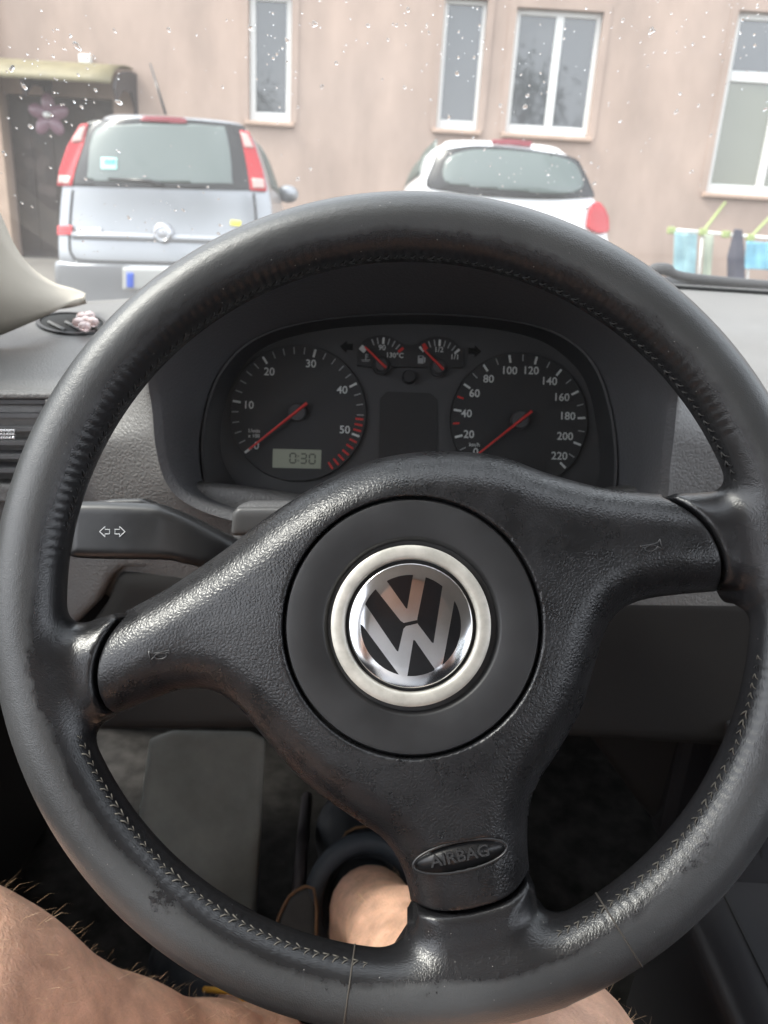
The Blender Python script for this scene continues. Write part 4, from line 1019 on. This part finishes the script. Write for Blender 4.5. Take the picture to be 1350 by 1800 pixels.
# openings traced on the wall plane: upright rectangles
def rc(x0, y0, x1, y1):
    a, b = wp(x0, y0), wp(x1, y1); return [min(a[0], b[0]), max(a[0], b[0]), min(a[1], b[1]), max(a[1], b[1])]
def upright(l, r, top, bot):
    """opening from pixel points: left and right at mid height, top and bottom at mid width"""
    return [wp(*l)[0], wp(*r)[0], wp(*bot)[1], wp(*top)[1]]
W1 = upright((437, 110), (512, 110), (474, -14), (474, 214)); W2 = upright((774, 120), (848, 120), (812, -4), (800, 228)); W3 = upright((898, 130), (1048, 130), (975, 16), (960, 238)); W4 = upright((1268, 190), (1430, 190), (1330, 20), (1300, 342))
D1 = upright((14, 260), (203, 260), (100, 168), (100, 620)); D1[2] = gz(YW)
openings = [W1, W2, W3, W4, D1]
bm = bmesh.new()
def loop(pts):
    vs = [bm.verts.new((x, YW, z)) for x, z in pts]; return [bm.edges.new((vs[i], vs[(i+1) % len(vs)])) for i in range(len(vs))]
E = loop([(-9, gz(YW)-.3), (16, gz(YW)-.3), (16, 6.8), (-9, 6.8)])
for a, b, c, d in openings: E += loop([(a, c), (b, c), (b, d), (a, d)])
bmesh.ops.triangle_fill(bm, use_beauty=True, use_dissolve=False, edges=E)
me = bpy.data.meshes.new('wall'); bm.to_mesh(me); bm.free(); wall = link('wall', me, 'stucco', bld)
DEP = .17
for a, b, c, d in openings:
    B().add([(a, YW, c), (b, YW, c), (b, YW, d), (a, YW, d), (a, YW+DEP, c), (b, YW+DEP, c), (b, YW+DEP, d), (a, YW+DEP, d)], [[0, 4, 5, 1], [1, 5, 6, 2], [2, 6, 7, 3], [3, 7, 4, 0]]).obj('reveal', 'stucco', bld)
def window(o, mull=(), trans=None, fw_=.075, inner='room_dark', sill_out=.07, bot=.12):
    a, b, c, d = o; y0 = YW+.085; fr = B()
    fr.box((a, y0, c), (a+fw_, y0+.06, d)); fr.box((b-fw_, y0, c), (b, y0+.06, d)); fr.box((a+fw_, y0, d-fw_), (b-fw_, y0+.06, d)); fr.box((a+fw_, y0, c), (b-fw_, y0+.06, c+bot))
    win = bevel(fr.obj('window', 'window_white', bld), .008)
    xs_ = [a+fw_]+[a+(b-a)*m for m in mull]+[b-fw_]; z0, z1 = c+bot, d-fw_
    for m in mull: bevel(B().box((a+(b-a)*m-.05, y0-.004, z0), (a+(b-a)*m+.05, y0+.056, z1 if not trans else c+(d-c)*trans)).obj('mullion', 'window_white', win), .008)
    if trans:
        zt = c+(d-c)*trans; bevel(B().box((a+fw_, y0-.008, zt-.05), (b-fw_, y0+.056, zt+.07)).obj('transom', 'window_white', win), .008)
        B().box((a+fw_, y0+.03, zt+.07), (b-fw_, y0+.036, z1)).obj('pane', 'window_pane', win); z1 = zt-.05
    for i in range(len(xs_)-1): B().box((xs_[i]+(.05 if i else 0), y0+.03, z0), (xs_[i+1]-(.05 if i < len(xs_)-2 else 0), y0+.036, z1)).obj('pane', inner if inner != 'room_dark' else 'window_pane', win)
    bevel(B().box((a-.05, YW-sill_out, c-.055), (b+.05, y0, c-.002)).obj('sill', 'sill_stone', win), .01)
    # plastered band round the opening
    t = .09; fb = B(); fb.box((a-t, YW-.012, c), (a, YW+.002, d+t)); fb.box((b, YW-.012, c), (b+t, YW+.002, d+t)); fb.box((a, YW-.012, d), (b, YW+.002, d+t)); fb.obj('surround', 'stucco', win)
    return win
window(W1); window(W2, fw_=.05); window(W3, (.52,), fw_=.06); 
pane_mat('curtain_pane', (.11, .112, .075), .09)
window(W4, (.62,), .66, inner='curtain_pane')
# door with canopy
dy = YW+.12; a, b, c, d = D1
door = B().box((a, dy, c), (b, dy+.05, d)).obj('door', 'door_wood', bld)
for i in range(5):
    xx = a+(b-a)*(i+.5)/5; bevel(B().box((xx-.14, dy-.015, c+.1), (xx+.14, dy, d-.1)).obj('door_board', 'door_wood', door), .01)
P1 = wp(245, 175)
x0c, x1c = wp(-60, 150)[0], wp(236, 160)[0]; zt = wp(150, 120)[1]; zb = wp(150, 160)[1]
can = thing('door_canopy', 'mossy yellowish curved canopy over the dark doorway', 'canopy', (x0c, YW, zb))
rows = []
for x in np.linspace(x0c, x1c, 9):
    rows.append([(x, YW-.02-.85*math.sin(t), zt+.02-.34*(1-math.cos(t))) for t in np.linspace(0, math.pi/2*.93, 9)])
grid(np.array(rows), 'canopy_sheet', 'canopy_plastic', can, thick=.02)
for x in (x1c+.012, x0c+1.1):
    pts = [(x, YW-.0-.85*math.sin(t)*1.0, zt-.03-.34*(1-math.cos(t))) for t in np.linspace(0, math.pi/2*.93, 9)]
    prof = pts+[(x, YW-.78, zt-.46), (x, YW-.55, zt-.30), (x, YW-.25, zt-.28), (x, YW-.10, zt-.45), (x, YW-.06, zt-.72), (x, YW-.0, zt-.72)]
    B().prism(prof, [(p[0]+.03, p[1], p[2]) for p in prof]).obj('bracket', 'iron_dark', can)
lamp = thing('wall_lamp', 'small white lamp box on the wall above the canopy', 'lamp', (*PY(150, 104, YW-.05),))
P_ = PY(150, 104, YW-.06); bevel(B().box(P_-np.array([.07, .05, .05]), P_+np.array([.07, .055, .05])).obj('housing', 'lamp_white', lamp), .015); B().tube([P_+np.array([0, 0, -.05]), P_+np.array([.01, .03, -.20])], .018, 8).obj('cable', 'lamp_white', lamp)
# flower ornament hung in the doorway
fo = thing('flower_ornament', 'dusky pink flower balloon hanging in the dark doorway', 'ornament', PY(85, 205, 10.9))
c0 = PY(86, 203, 10.9); pxm = 10.9/F*1.02
for k in range(5):
    q_ = R_(90+72*k); P_ = c0+np.array([math.cos(q_)*17*pxm, 0, math.sin(q_)*17*pxm])
    bm = bmesh.new(); bmesh.ops.create_uvsphere(bm, u_segments=14, v_segments=8, radius=1); me = bpy.data.meshes.new('petal'); bm.to_mesh(me); bm.free()
    me.polygons.foreach_set('use_smooth', np.ones(len(me.polygons), bool)); link('petal', me, 'balloon_pink', fo, Matrix.Translation(Vector(P_)) @ Matrix.Rotation(-q_, 4, 'Y') @ Matrix.Diagonal((.13, .05, .085, 1)))
gem('flower_center', c0+np.array([0, -.06, 0]), .05, 'lamp_white', fo)
# corner pilaster with a lamp-orange fitting on the far left
pil = thing('corner_pilaster', 'paler plaster corner strip left of the dark doorway', 'pilaster', (wp(5, 300)[0], YW, gz(YW)))
xp = wp(9, 200)[0]; B().box((xp-.9, YW-.16, gz(YW)-.3), (xp, YW-.003, 6.8)).obj('strip', 'stucco_trim', pil)

# ================================================================== PARKED CARS
class Car:
    def __init__(s, rowpx, y0, lean, belt, length, hood_z, corner=.10):
        s.y0 = y0; s.lean = lean; s.corner = corner; s.rows = []
        for xl, yl, xr, yr in rowpx:
            a, b = PY(xl, yl, y0), PY(xr, yr, y0); s.rows.append((.5*(a[2]+b[2]), a[0], b[0]))
        s.rows.sort(); s.zs = np.array([r[0] for r in s.rows]); s.xl = np.array([r[1] for r in s.rows]); s.xr = np.array([r[2] for r in s.rows])
        s.belt = belt; s.length = length; s.hood = hood_z
    yaw = .085
    def w(s, z): return np.interp(z, s.zs, s.xl), np.interp(z, s.zs, s.xr)
    def leany(s, z): return s.lean*max(0, z-s.belt)**1.15-.05*math.exp(-((z-(s.belt-.52))/.22)**2)
    def yr(s, x, z):
        l, r = s.w(z); u = min(1, abs((x-(l+r)/2)/((r-l)/2))); return s.y0+s.leany(z)+s.corner*u**5
    def front(s, z): return s.y0+s.length-(0 if z < s.hood else .9+1.25*(z-s.hood))
    def surf(s, px, py, off=0.0):
        y = s.y0
        for _ in range(4): P = PY(px, py, y); y = s.yr(P[0], P[2])-off
        return PY(px, py, y)
    def body(s, m, root):
        zl = np.concatenate([np.linspace(s.zs[0], s.zs[-1], 34)]); rows = []
        us = np.sin(np.linspace(-1, 1, 27)*math.pi/2)
        for z in zl:
            l, r = s.w(z); c, hw = (l+r)/2, (r-l)/2; yf = s.front(z); yb = s.y0+s.leany(z)+s.corner; sh = .96; row = []
            for y in np.linspace(yf-.25, yb+.05, 12): row.append((c-hw*(1-.10*((y-yb)/(yf-yb))**3), y, z))
            row = [(c-hw*.62, yf, z)]+row
            for u in us: row.append((c+hw*u, s.yr(c+hw*u, z), z))
            for y in np.linspace(yb+.05, yf-.25, 12): row.append((c+hw*(1-.10*((y-yb)/(yf-yb))**3), y, z))
            row.append((c+hw*.62, yf, z)); rows.append(row)
        rows = [[(p[0]-s.yaw*(p[1]-s.y0), p[1], p[2]) for p in row] for row in rows]
        top = rows[-1]; cx = np.mean([p[0] for p in top]); 
        for k_, dz in ((.97, .018), (.90, .035), (.6, .055), (.02, .065)):
            yb = s.y0+s.leany(zl[-1]); yf = s.front(zl[-1]); cy = (yb+yf)/2
            rows.append([(cx+(p[0]-cx)*k_, cy+(p[1]-cy)*(1-(1-k_)*.4), zl[-1]+dz) for p in top])
        return grid(np.array(rows), 'body', m, root, sharp=None)
    def patch(s, name, px, m, root, off=.006, hpx=5, thick=.008):
        return patch3(name, np.asarray(px, float), hpx, lambda u, v: s.surf(u, v, off), m, root, thick)
    def side(s, name, z0, z1, ya, yb, m, root, sg, off=.006):
        P = []
        for z in np.linspace(z0, z1, 6):
            l, r = s.w(z); c, hw = (l+r)/2, (r-l)/2; row = []
            for y in np.linspace(ya+.35*max(0, z-z0), yb-1.0*(z-z0), 10):
                yb_ = s.y0+s.leany(z)+s.corner; yf = s.front(z); row.append((c+sg*(hw*(1-.10*(max(0, (y-yb_))/(yf-yb_))**3)+off)-s.yaw*(y-s.y0), y, z))
            P.append(row)
        return grid(np.array(P), name, m, root, thick=.006)
    def wheels(s, root, r=.3):
        g0 = gz(s.y0)
        for y in (s.y0+.75, s.y0+s.length-.75):
            l, rr = s.w(.7)
            for x, sg in ((l+.14, -1), (rr-.14, 1)):
                M = Matrix.Translation((x-s.yaw*(y-s.y0), y, g0+r)) @ Matrix.Rotation(math.pi/2, 4, 'Y')
                t = B().lathe([(r*.62, -.09), (r*.95, -.1), (r, -.06), (r, .06), (r*.95, .1), (r*.62, .09)], 32).obj('wheel', 'tyre', root, M, True, 40)
                B().lathe([(r*.62, -.07), (r*.58, sg*.02), (.02, sg*.07)], 24).obj('rim', 'rim_alloy', t, M, True)
# silver people carrier
mpv = thing('parked_car', 'silver people carrier with tall red and white tail lamps parked by the dark doorway', 'car', PY(290, 500, 6.0)*np.array([1, 1, 0])+np.array([0, 0, gz(6)]))
C1 = Car([(168, 204, 424, 217), (150, 214, 436, 232), (138, 232, 446, 252), (118, 280, 462, 300), (103, 326, 473, 342), (99, 365, 477, 380), (98, 410, 478, 425), (100, 455, 478, 470), (104, 500, 474, 515), (112, 560, 468, 575), (124, 610, 460, 622)], 6.0, .22, 1.22, 3.9, 1.12)
C1.body('car_silver', mpv)
gl = crv([(150, 226), (170, 212), (290, 208), (415, 219), (432, 235), (447, 325), (440, 334), (290, 331), (150, 327), (128, 322), (133, 290)], 3, True)
gp_ = C1.patch('tailgate_glass', gl, 'car_black', mpv, .008)
C1.patch('rear_window', crv([(165, 232), (210, 220), (300, 217), (380, 222), (398, 232), (408, 315), (390, 322), (220, 320), (160, 316), (155, 300)], 3, True), 'car_glass', gp_, .014)
C1.patch('label_sticker', [(178, 277), (206, 278), (206, 298), (178, 297)], 'sticker_green', gp_, .020, 4); C1.patch('label_print', [(184, 279), (202, 280), (202, 288), (184, 287)], 'sticker_blue', gp_, .025, 4)
for px in ([(430, 226), (438, 224), (449, 255), (448, 260), (438, 258)],): pass
def tail(C, root, outl, cuts):
    t = C.patch('tail_lamp', outl, 'tail_red', root, .014, 4); 
    for c in cuts: C.patch('clear_lens', c, 'tail_clear', t, .022, 4)
tail(C1, mpv, [(141, 219), (155, 217), (148, 250), (132, 300), (126, 327), (101, 326), (104, 300), (118, 258)], [[(140, 226), (150, 222), (143, 248), (126, 250), (128, 243)], [(104, 308), (124, 310), (121, 323), (102, 321)]])
tail(C1, mpv, [(421, 229), (437, 232), (450, 262), (462, 300), (469, 333), (468, 337), (440, 335), (434, 292), (427, 256)], [[(423, 233), (435, 236), (446, 260), (430, 258)], [(443, 313), (463, 315), (465, 330), (445, 330)]])
C1.patch('brake_light', crv([(250, 208), (254, 204), (322, 207), (326, 214), (322, 217), (250, 213)], 2, True), 'tail_dark', mpv, .02, 4)
C1.patch('reflector', [(101, 397), (127, 396), (127, 412), (101, 413)], 'tail_red', mpv, .014, 4)
C1.patch('reflector', [(446, 410), (474, 411), (474, 427), (446, 426)], 'tail_red', mpv, .014, 4)
C1.patch('fuel_sticker', [(406, 387), (424, 389), (423, 398), (405, 396)], 'sticker_yellow', mpv, .012, 4)
# tailgate joint, wiper, badge, lettering, bumper, plate
jo = crv([(128, 334), (124, 380), (122, 430), (128, 450), (150, 458), (290, 462), (430, 466), (450, 455), (452, 430), (450, 380), (446, 340)], 4)
B().tube([C1.surf(*p, .002) for p in jo], .010, 6).obj('tailgate_joint', 'car_trim', mpv, None, True)
rdg = crv([(130, 414), (200, 416), (290, 419), (380, 422), (446, 424)], 4)
B().tube([C1.surf(*p, -.012) for p in rdg], .035, 8).obj('grip_ridge', 'car_silver', mpv, None, True)
bdg = C1.surf(286, 410, .03)
B().lathe([(.075, -.03), (.07, 0), (.05, .012), (.001, .014)], 32).obj('badge', 'rim_alloy', mpv, frameM(bdg, [1, 0, 0], [0, -1, 0]), True)
B().tube([bdg+np.array([math.cos(t)*.05, -.016, math.sin(t)*.05]) for t in np.linspace(0, 6.28, 24, endpoint=False)], .006, 6, True).obj('badge_ring', 'chrome', mpv, None, True)
for i in range(6): C1.patch('letter', [(137+i*7.2, 401), (142+i*7.2, 401), (142+i*7.2, 409), (137+i*7.2, 409)], 'rim_alloy', mpv, .012, 3)
B().tube([C1.surf(*p, .03) for p in ((285, 326), (260, 318), (190, 314))], [.02, .014, .008], 8).obj('wiper', 'car_black', mpv, None, True)
bump_px = crv([(100, 462), (130, 464), (290, 468), (450, 472), (474, 472), (474, 530), (460, 612), (290, 620), (126, 608), (104, 530)], 3, True)
C1.patch('bumper', bump_px, 'car_silver', mpv, .05, 9, .03)
pl_ = C1.patch('license_plate', [(216, 470), (360, 474), (360, 510), (216, 508)], 'plate_white', mpv, .09, 6, .01)
C1.patch('plate_band', [(223, 479), (235, 480), (235, 506), (223, 505)], 'plate_blue', pl_, .098, 4, .004)
for x_, s_ in ((270, 'A'),): pass
C1.side('side_window', 1.30, 1.62, 6.55, 9.0, 'car_glass', mpv, 1); C1.side('side_window', 1.30, 1.62, 6.55, 9.0, 'car_glass', mpv, -1)
C1.wheels(mpv)
mp = PY(506, 341, 8.3)
bm = bmesh.new(); bmesh.ops.create_uvsphere(bm, u_segments=14, v_segments=8, radius=1); me = bpy.data.meshes.new('side_mirror'); bm.to_mesh(me); bm.free(); me.polygons.foreach_set('use_smooth', np.ones(len(me.polygons), bool))
link('side_mirror', me, 'car_silver', mpv, Matrix.Translation(Vector(mp)) @ Matrix.Diagonal((.11, .07, .085, 1)))
at = C1.surf(291, 200, -.3); B().tube([at, at+np.array([-.16, .2, .36])], [.012, .006], 6).obj('antenna', 'car_black', mpv, None, True)
# white hatchback
z3 = lambda x, y: (690+x/3.214, 220+y/3.214)
hat = thing('parked_car', 'white rounded hatchback with one round red tail lamp showing under the windows', 'car', PY(900, 500, 6.7)*np.array([1, 1, 0])+np.array([0, 0, gz(6.7)]))
C2 = Car([(785, 250, 1000, 262), (766, 258, 1018, 273), (757, 275, 1029, 295), (748, 305, 1040, 325), (741, 330, 1050, 348), (731, 352, 1066, 366), (725, 385, 1073, 398), (722, 420, 1077, 432), (722, 480, 1078, 490), (730, 560, 1070, 568), (742, 610, 1060, 618)], 6.7, .34, 1.42, 3.9, 1.25, .12)
C2.body('car_white', hat)
g2 = crv([z3(*p) for p in ((190, 345), (225, 230), (265, 150), (400, 122), (520, 117), (700, 132), (900, 157), (1030, 188), (1072, 240), (1110, 320), (1138, 392), (1115, 408), (850, 418), (500, 400), (300, 372))], 3, True)
g2p = C2.patch('tailgate_glass', g2, 'car_black', hat, .008)
C2.patch('rear_window', crv([z3(*p) for p in ((300, 320), (285, 250), (320, 180), (420, 145), (560, 138), (740, 150), (920, 175), (1030, 220), (1075, 310), (1060, 360), (960, 390), (700, 372), (420, 345))], 3, True), 'car_glass', g2p, .014)
C2.patch('brake_light', [z3(*p) for p in ((560, 82), (660, 80), (790, 92), (782, 124), (660, 112), (562, 108))], 'tail_dark', hat, .016, 3)
C2.patch('tail_lamp', crv([z3(*p) for p in ((1118, 460), (1140, 438), (1180, 450), (1212, 500), (1222, 550), (1215, 600), (1180, 612), (1130, 600), (1098, 575), (1105, 520))], 3, True), 'tail_red', hat, .03, 4, .03)
C2.patch('tail_lamp', crv([(720, 372), (728, 358), (744, 356), (752, 372), (752, 392), (740, 404), (726, 400)], 3, True), 'tail_red', hat, .03, 4, .03)
C2.side('side_window', 1.50, 1.80, 7.2, 9.6, 'car_glass', hat, -1); C2.side('side_window', 1.50, 1.80, 7.2, 9.6, 'car_glass', hat, 1)
C2.patch('bumper', crv([(726, 470), (900, 474), (1074, 482), (1076, 530), (1062, 608), (900, 614), (742, 600), (726, 530)], 3, True), 'car_white', hat, .05, 9, .03)
C2.wheels(hat)

# ================================================================== DRYING RACK WITH LAUNDRY
YR = 9.9
rk = thing('drying_rack', 'white and green folding drying rack under the far right window', 'drying rack', PY(1290, 480, YR)*np.array([1, 1, 0])+np.array([0, 0, gz(YR)]))
def rod(a, b, m, name, r=.014, ya=YR, yb=YR): B().tube([PY(*a, ya), PY(*b, yb)], r, 8).obj(name, m, rk, None, True)
rod((1182, 404), (1236, 408), 'rack_white', 'top_rail', .016); rod((1236, 408), (1276, 412), 'rack_white', 'top_rail', .016); rod((1276, 412), (1420, 424), 'rack_white', 'top_rail', .016)
rod((1235, 408), (1222, 560), 'rack_white', 'leg'); rod((1319, 418), (1308, 565), 'rack_white', 'leg')
rod((1235, 408), (1275, 356), 'rack_green', 'wing_arm', .018, YR, YR+.55); rod((1319, 418), (1368, 366), 'rack_green', 'wing_arm', .018, YR, YR+.55)
for p in ((1180, 405), (1236, 408), (1276, 412), (1319, 418)):
    b_ = PY(*p, YR-.01); bevel(B().box(b_-np.array([.045, .03, .04]), b_+np.array([.045, .03, .04])).obj('joint', 'rack_green', rk), .012)
def towel(name, label, px, m, y):
    px = np.asarray(px, float); V2, Q2 = poly_grid(px, 4)
    o = ob(name, [PY(u, v, y+.014*math.sin(u*.3)+.006*math.sin(v*.1+u*.1)) for u, v in V2], Q2, m, None, None, True)
    md = o.modifiers.new('thickness', 'SOLIDIFY'); md.thickness = .012; tag(o, label, 'laundry', 'laundry on the drying rack')
towel('towel', 'pale teal patterned towel hanging at the near end of the rack', [(1186, 408), (1226, 411), (1222, 500), (1182, 498)], 'towel_teal', YR-.06)
towel('garment', 'narrow sage grey garment hanging next to the rack leg', [(1238, 412), (1254, 413), (1249, 500), (1233, 500)], 'towel_sage', YR-.05)
towel('garment', 'dark slate garment hanging on the rack', [(1291, 402), (1304, 404), (1309, 440), (1310, 500), (1278, 500), (1278, 450)], 'towel_dark', YR-.06)
towel('towel', 'plain blue towel hanging on the rack under the window', [(1312, 424), (1420, 430), (1416, 478), (1308, 472)], 'towel_blue', YR-.06)

# ================================================================== TREES BEHIND THE CAR (seen mirrored in the panes)
def tree(x, y, hgt, wid, label, seed):
    r = np.random.default_rng(seed); t = thing('garden_tree', label, 'tree', (x, y, 0), group='garden trees behind the car')
    tb = B(); tb.tube([(x, y, 0), (x+.1, y, hgt*.3), (x, y+.1, hgt*.6), (x+.1, y, hgt*.9)], [.18, .14, .09, .03], 8)
    cl = B()
    for k in range(14):
        a = r.random()*6.28; z = hgt*(.3+.65*r.random()); q_ = np.array([x+math.cos(a)*wid*.35*r.random(), y+math.sin(a)*wid*.35*r.random(), z]); tb.tube([(x, y, z*.8), q_], [.05, .015], 6)
        for _ in range(150):
            p = q_+r.normal(0, wid*.13, 3); s_ = .09+.08*r.random(); u = nrm(r.normal(0, 1, 3)); v = nrm(np.cross(u, r.normal(0, 1, 3))); cl.add([p-u*s_, p+v*s_*.5, p+u*s_, p-v*s_*.5], [[0, 1, 2, 3]])
    tb.obj('trunk', 'bark', t, None, True); cl.obj('crown', 'leaf', t)
tree(5.0, -15, 8.0, 5.0, 'bushy garden tree standing behind the parked car', 1); tree(9.0, -17, 6.0, 4.5, 'low garden tree standing behind the parked car', 2); tree(-6.5, -16, 6.5, 4.5, 'round garden tree standing behind the driver side', 3)
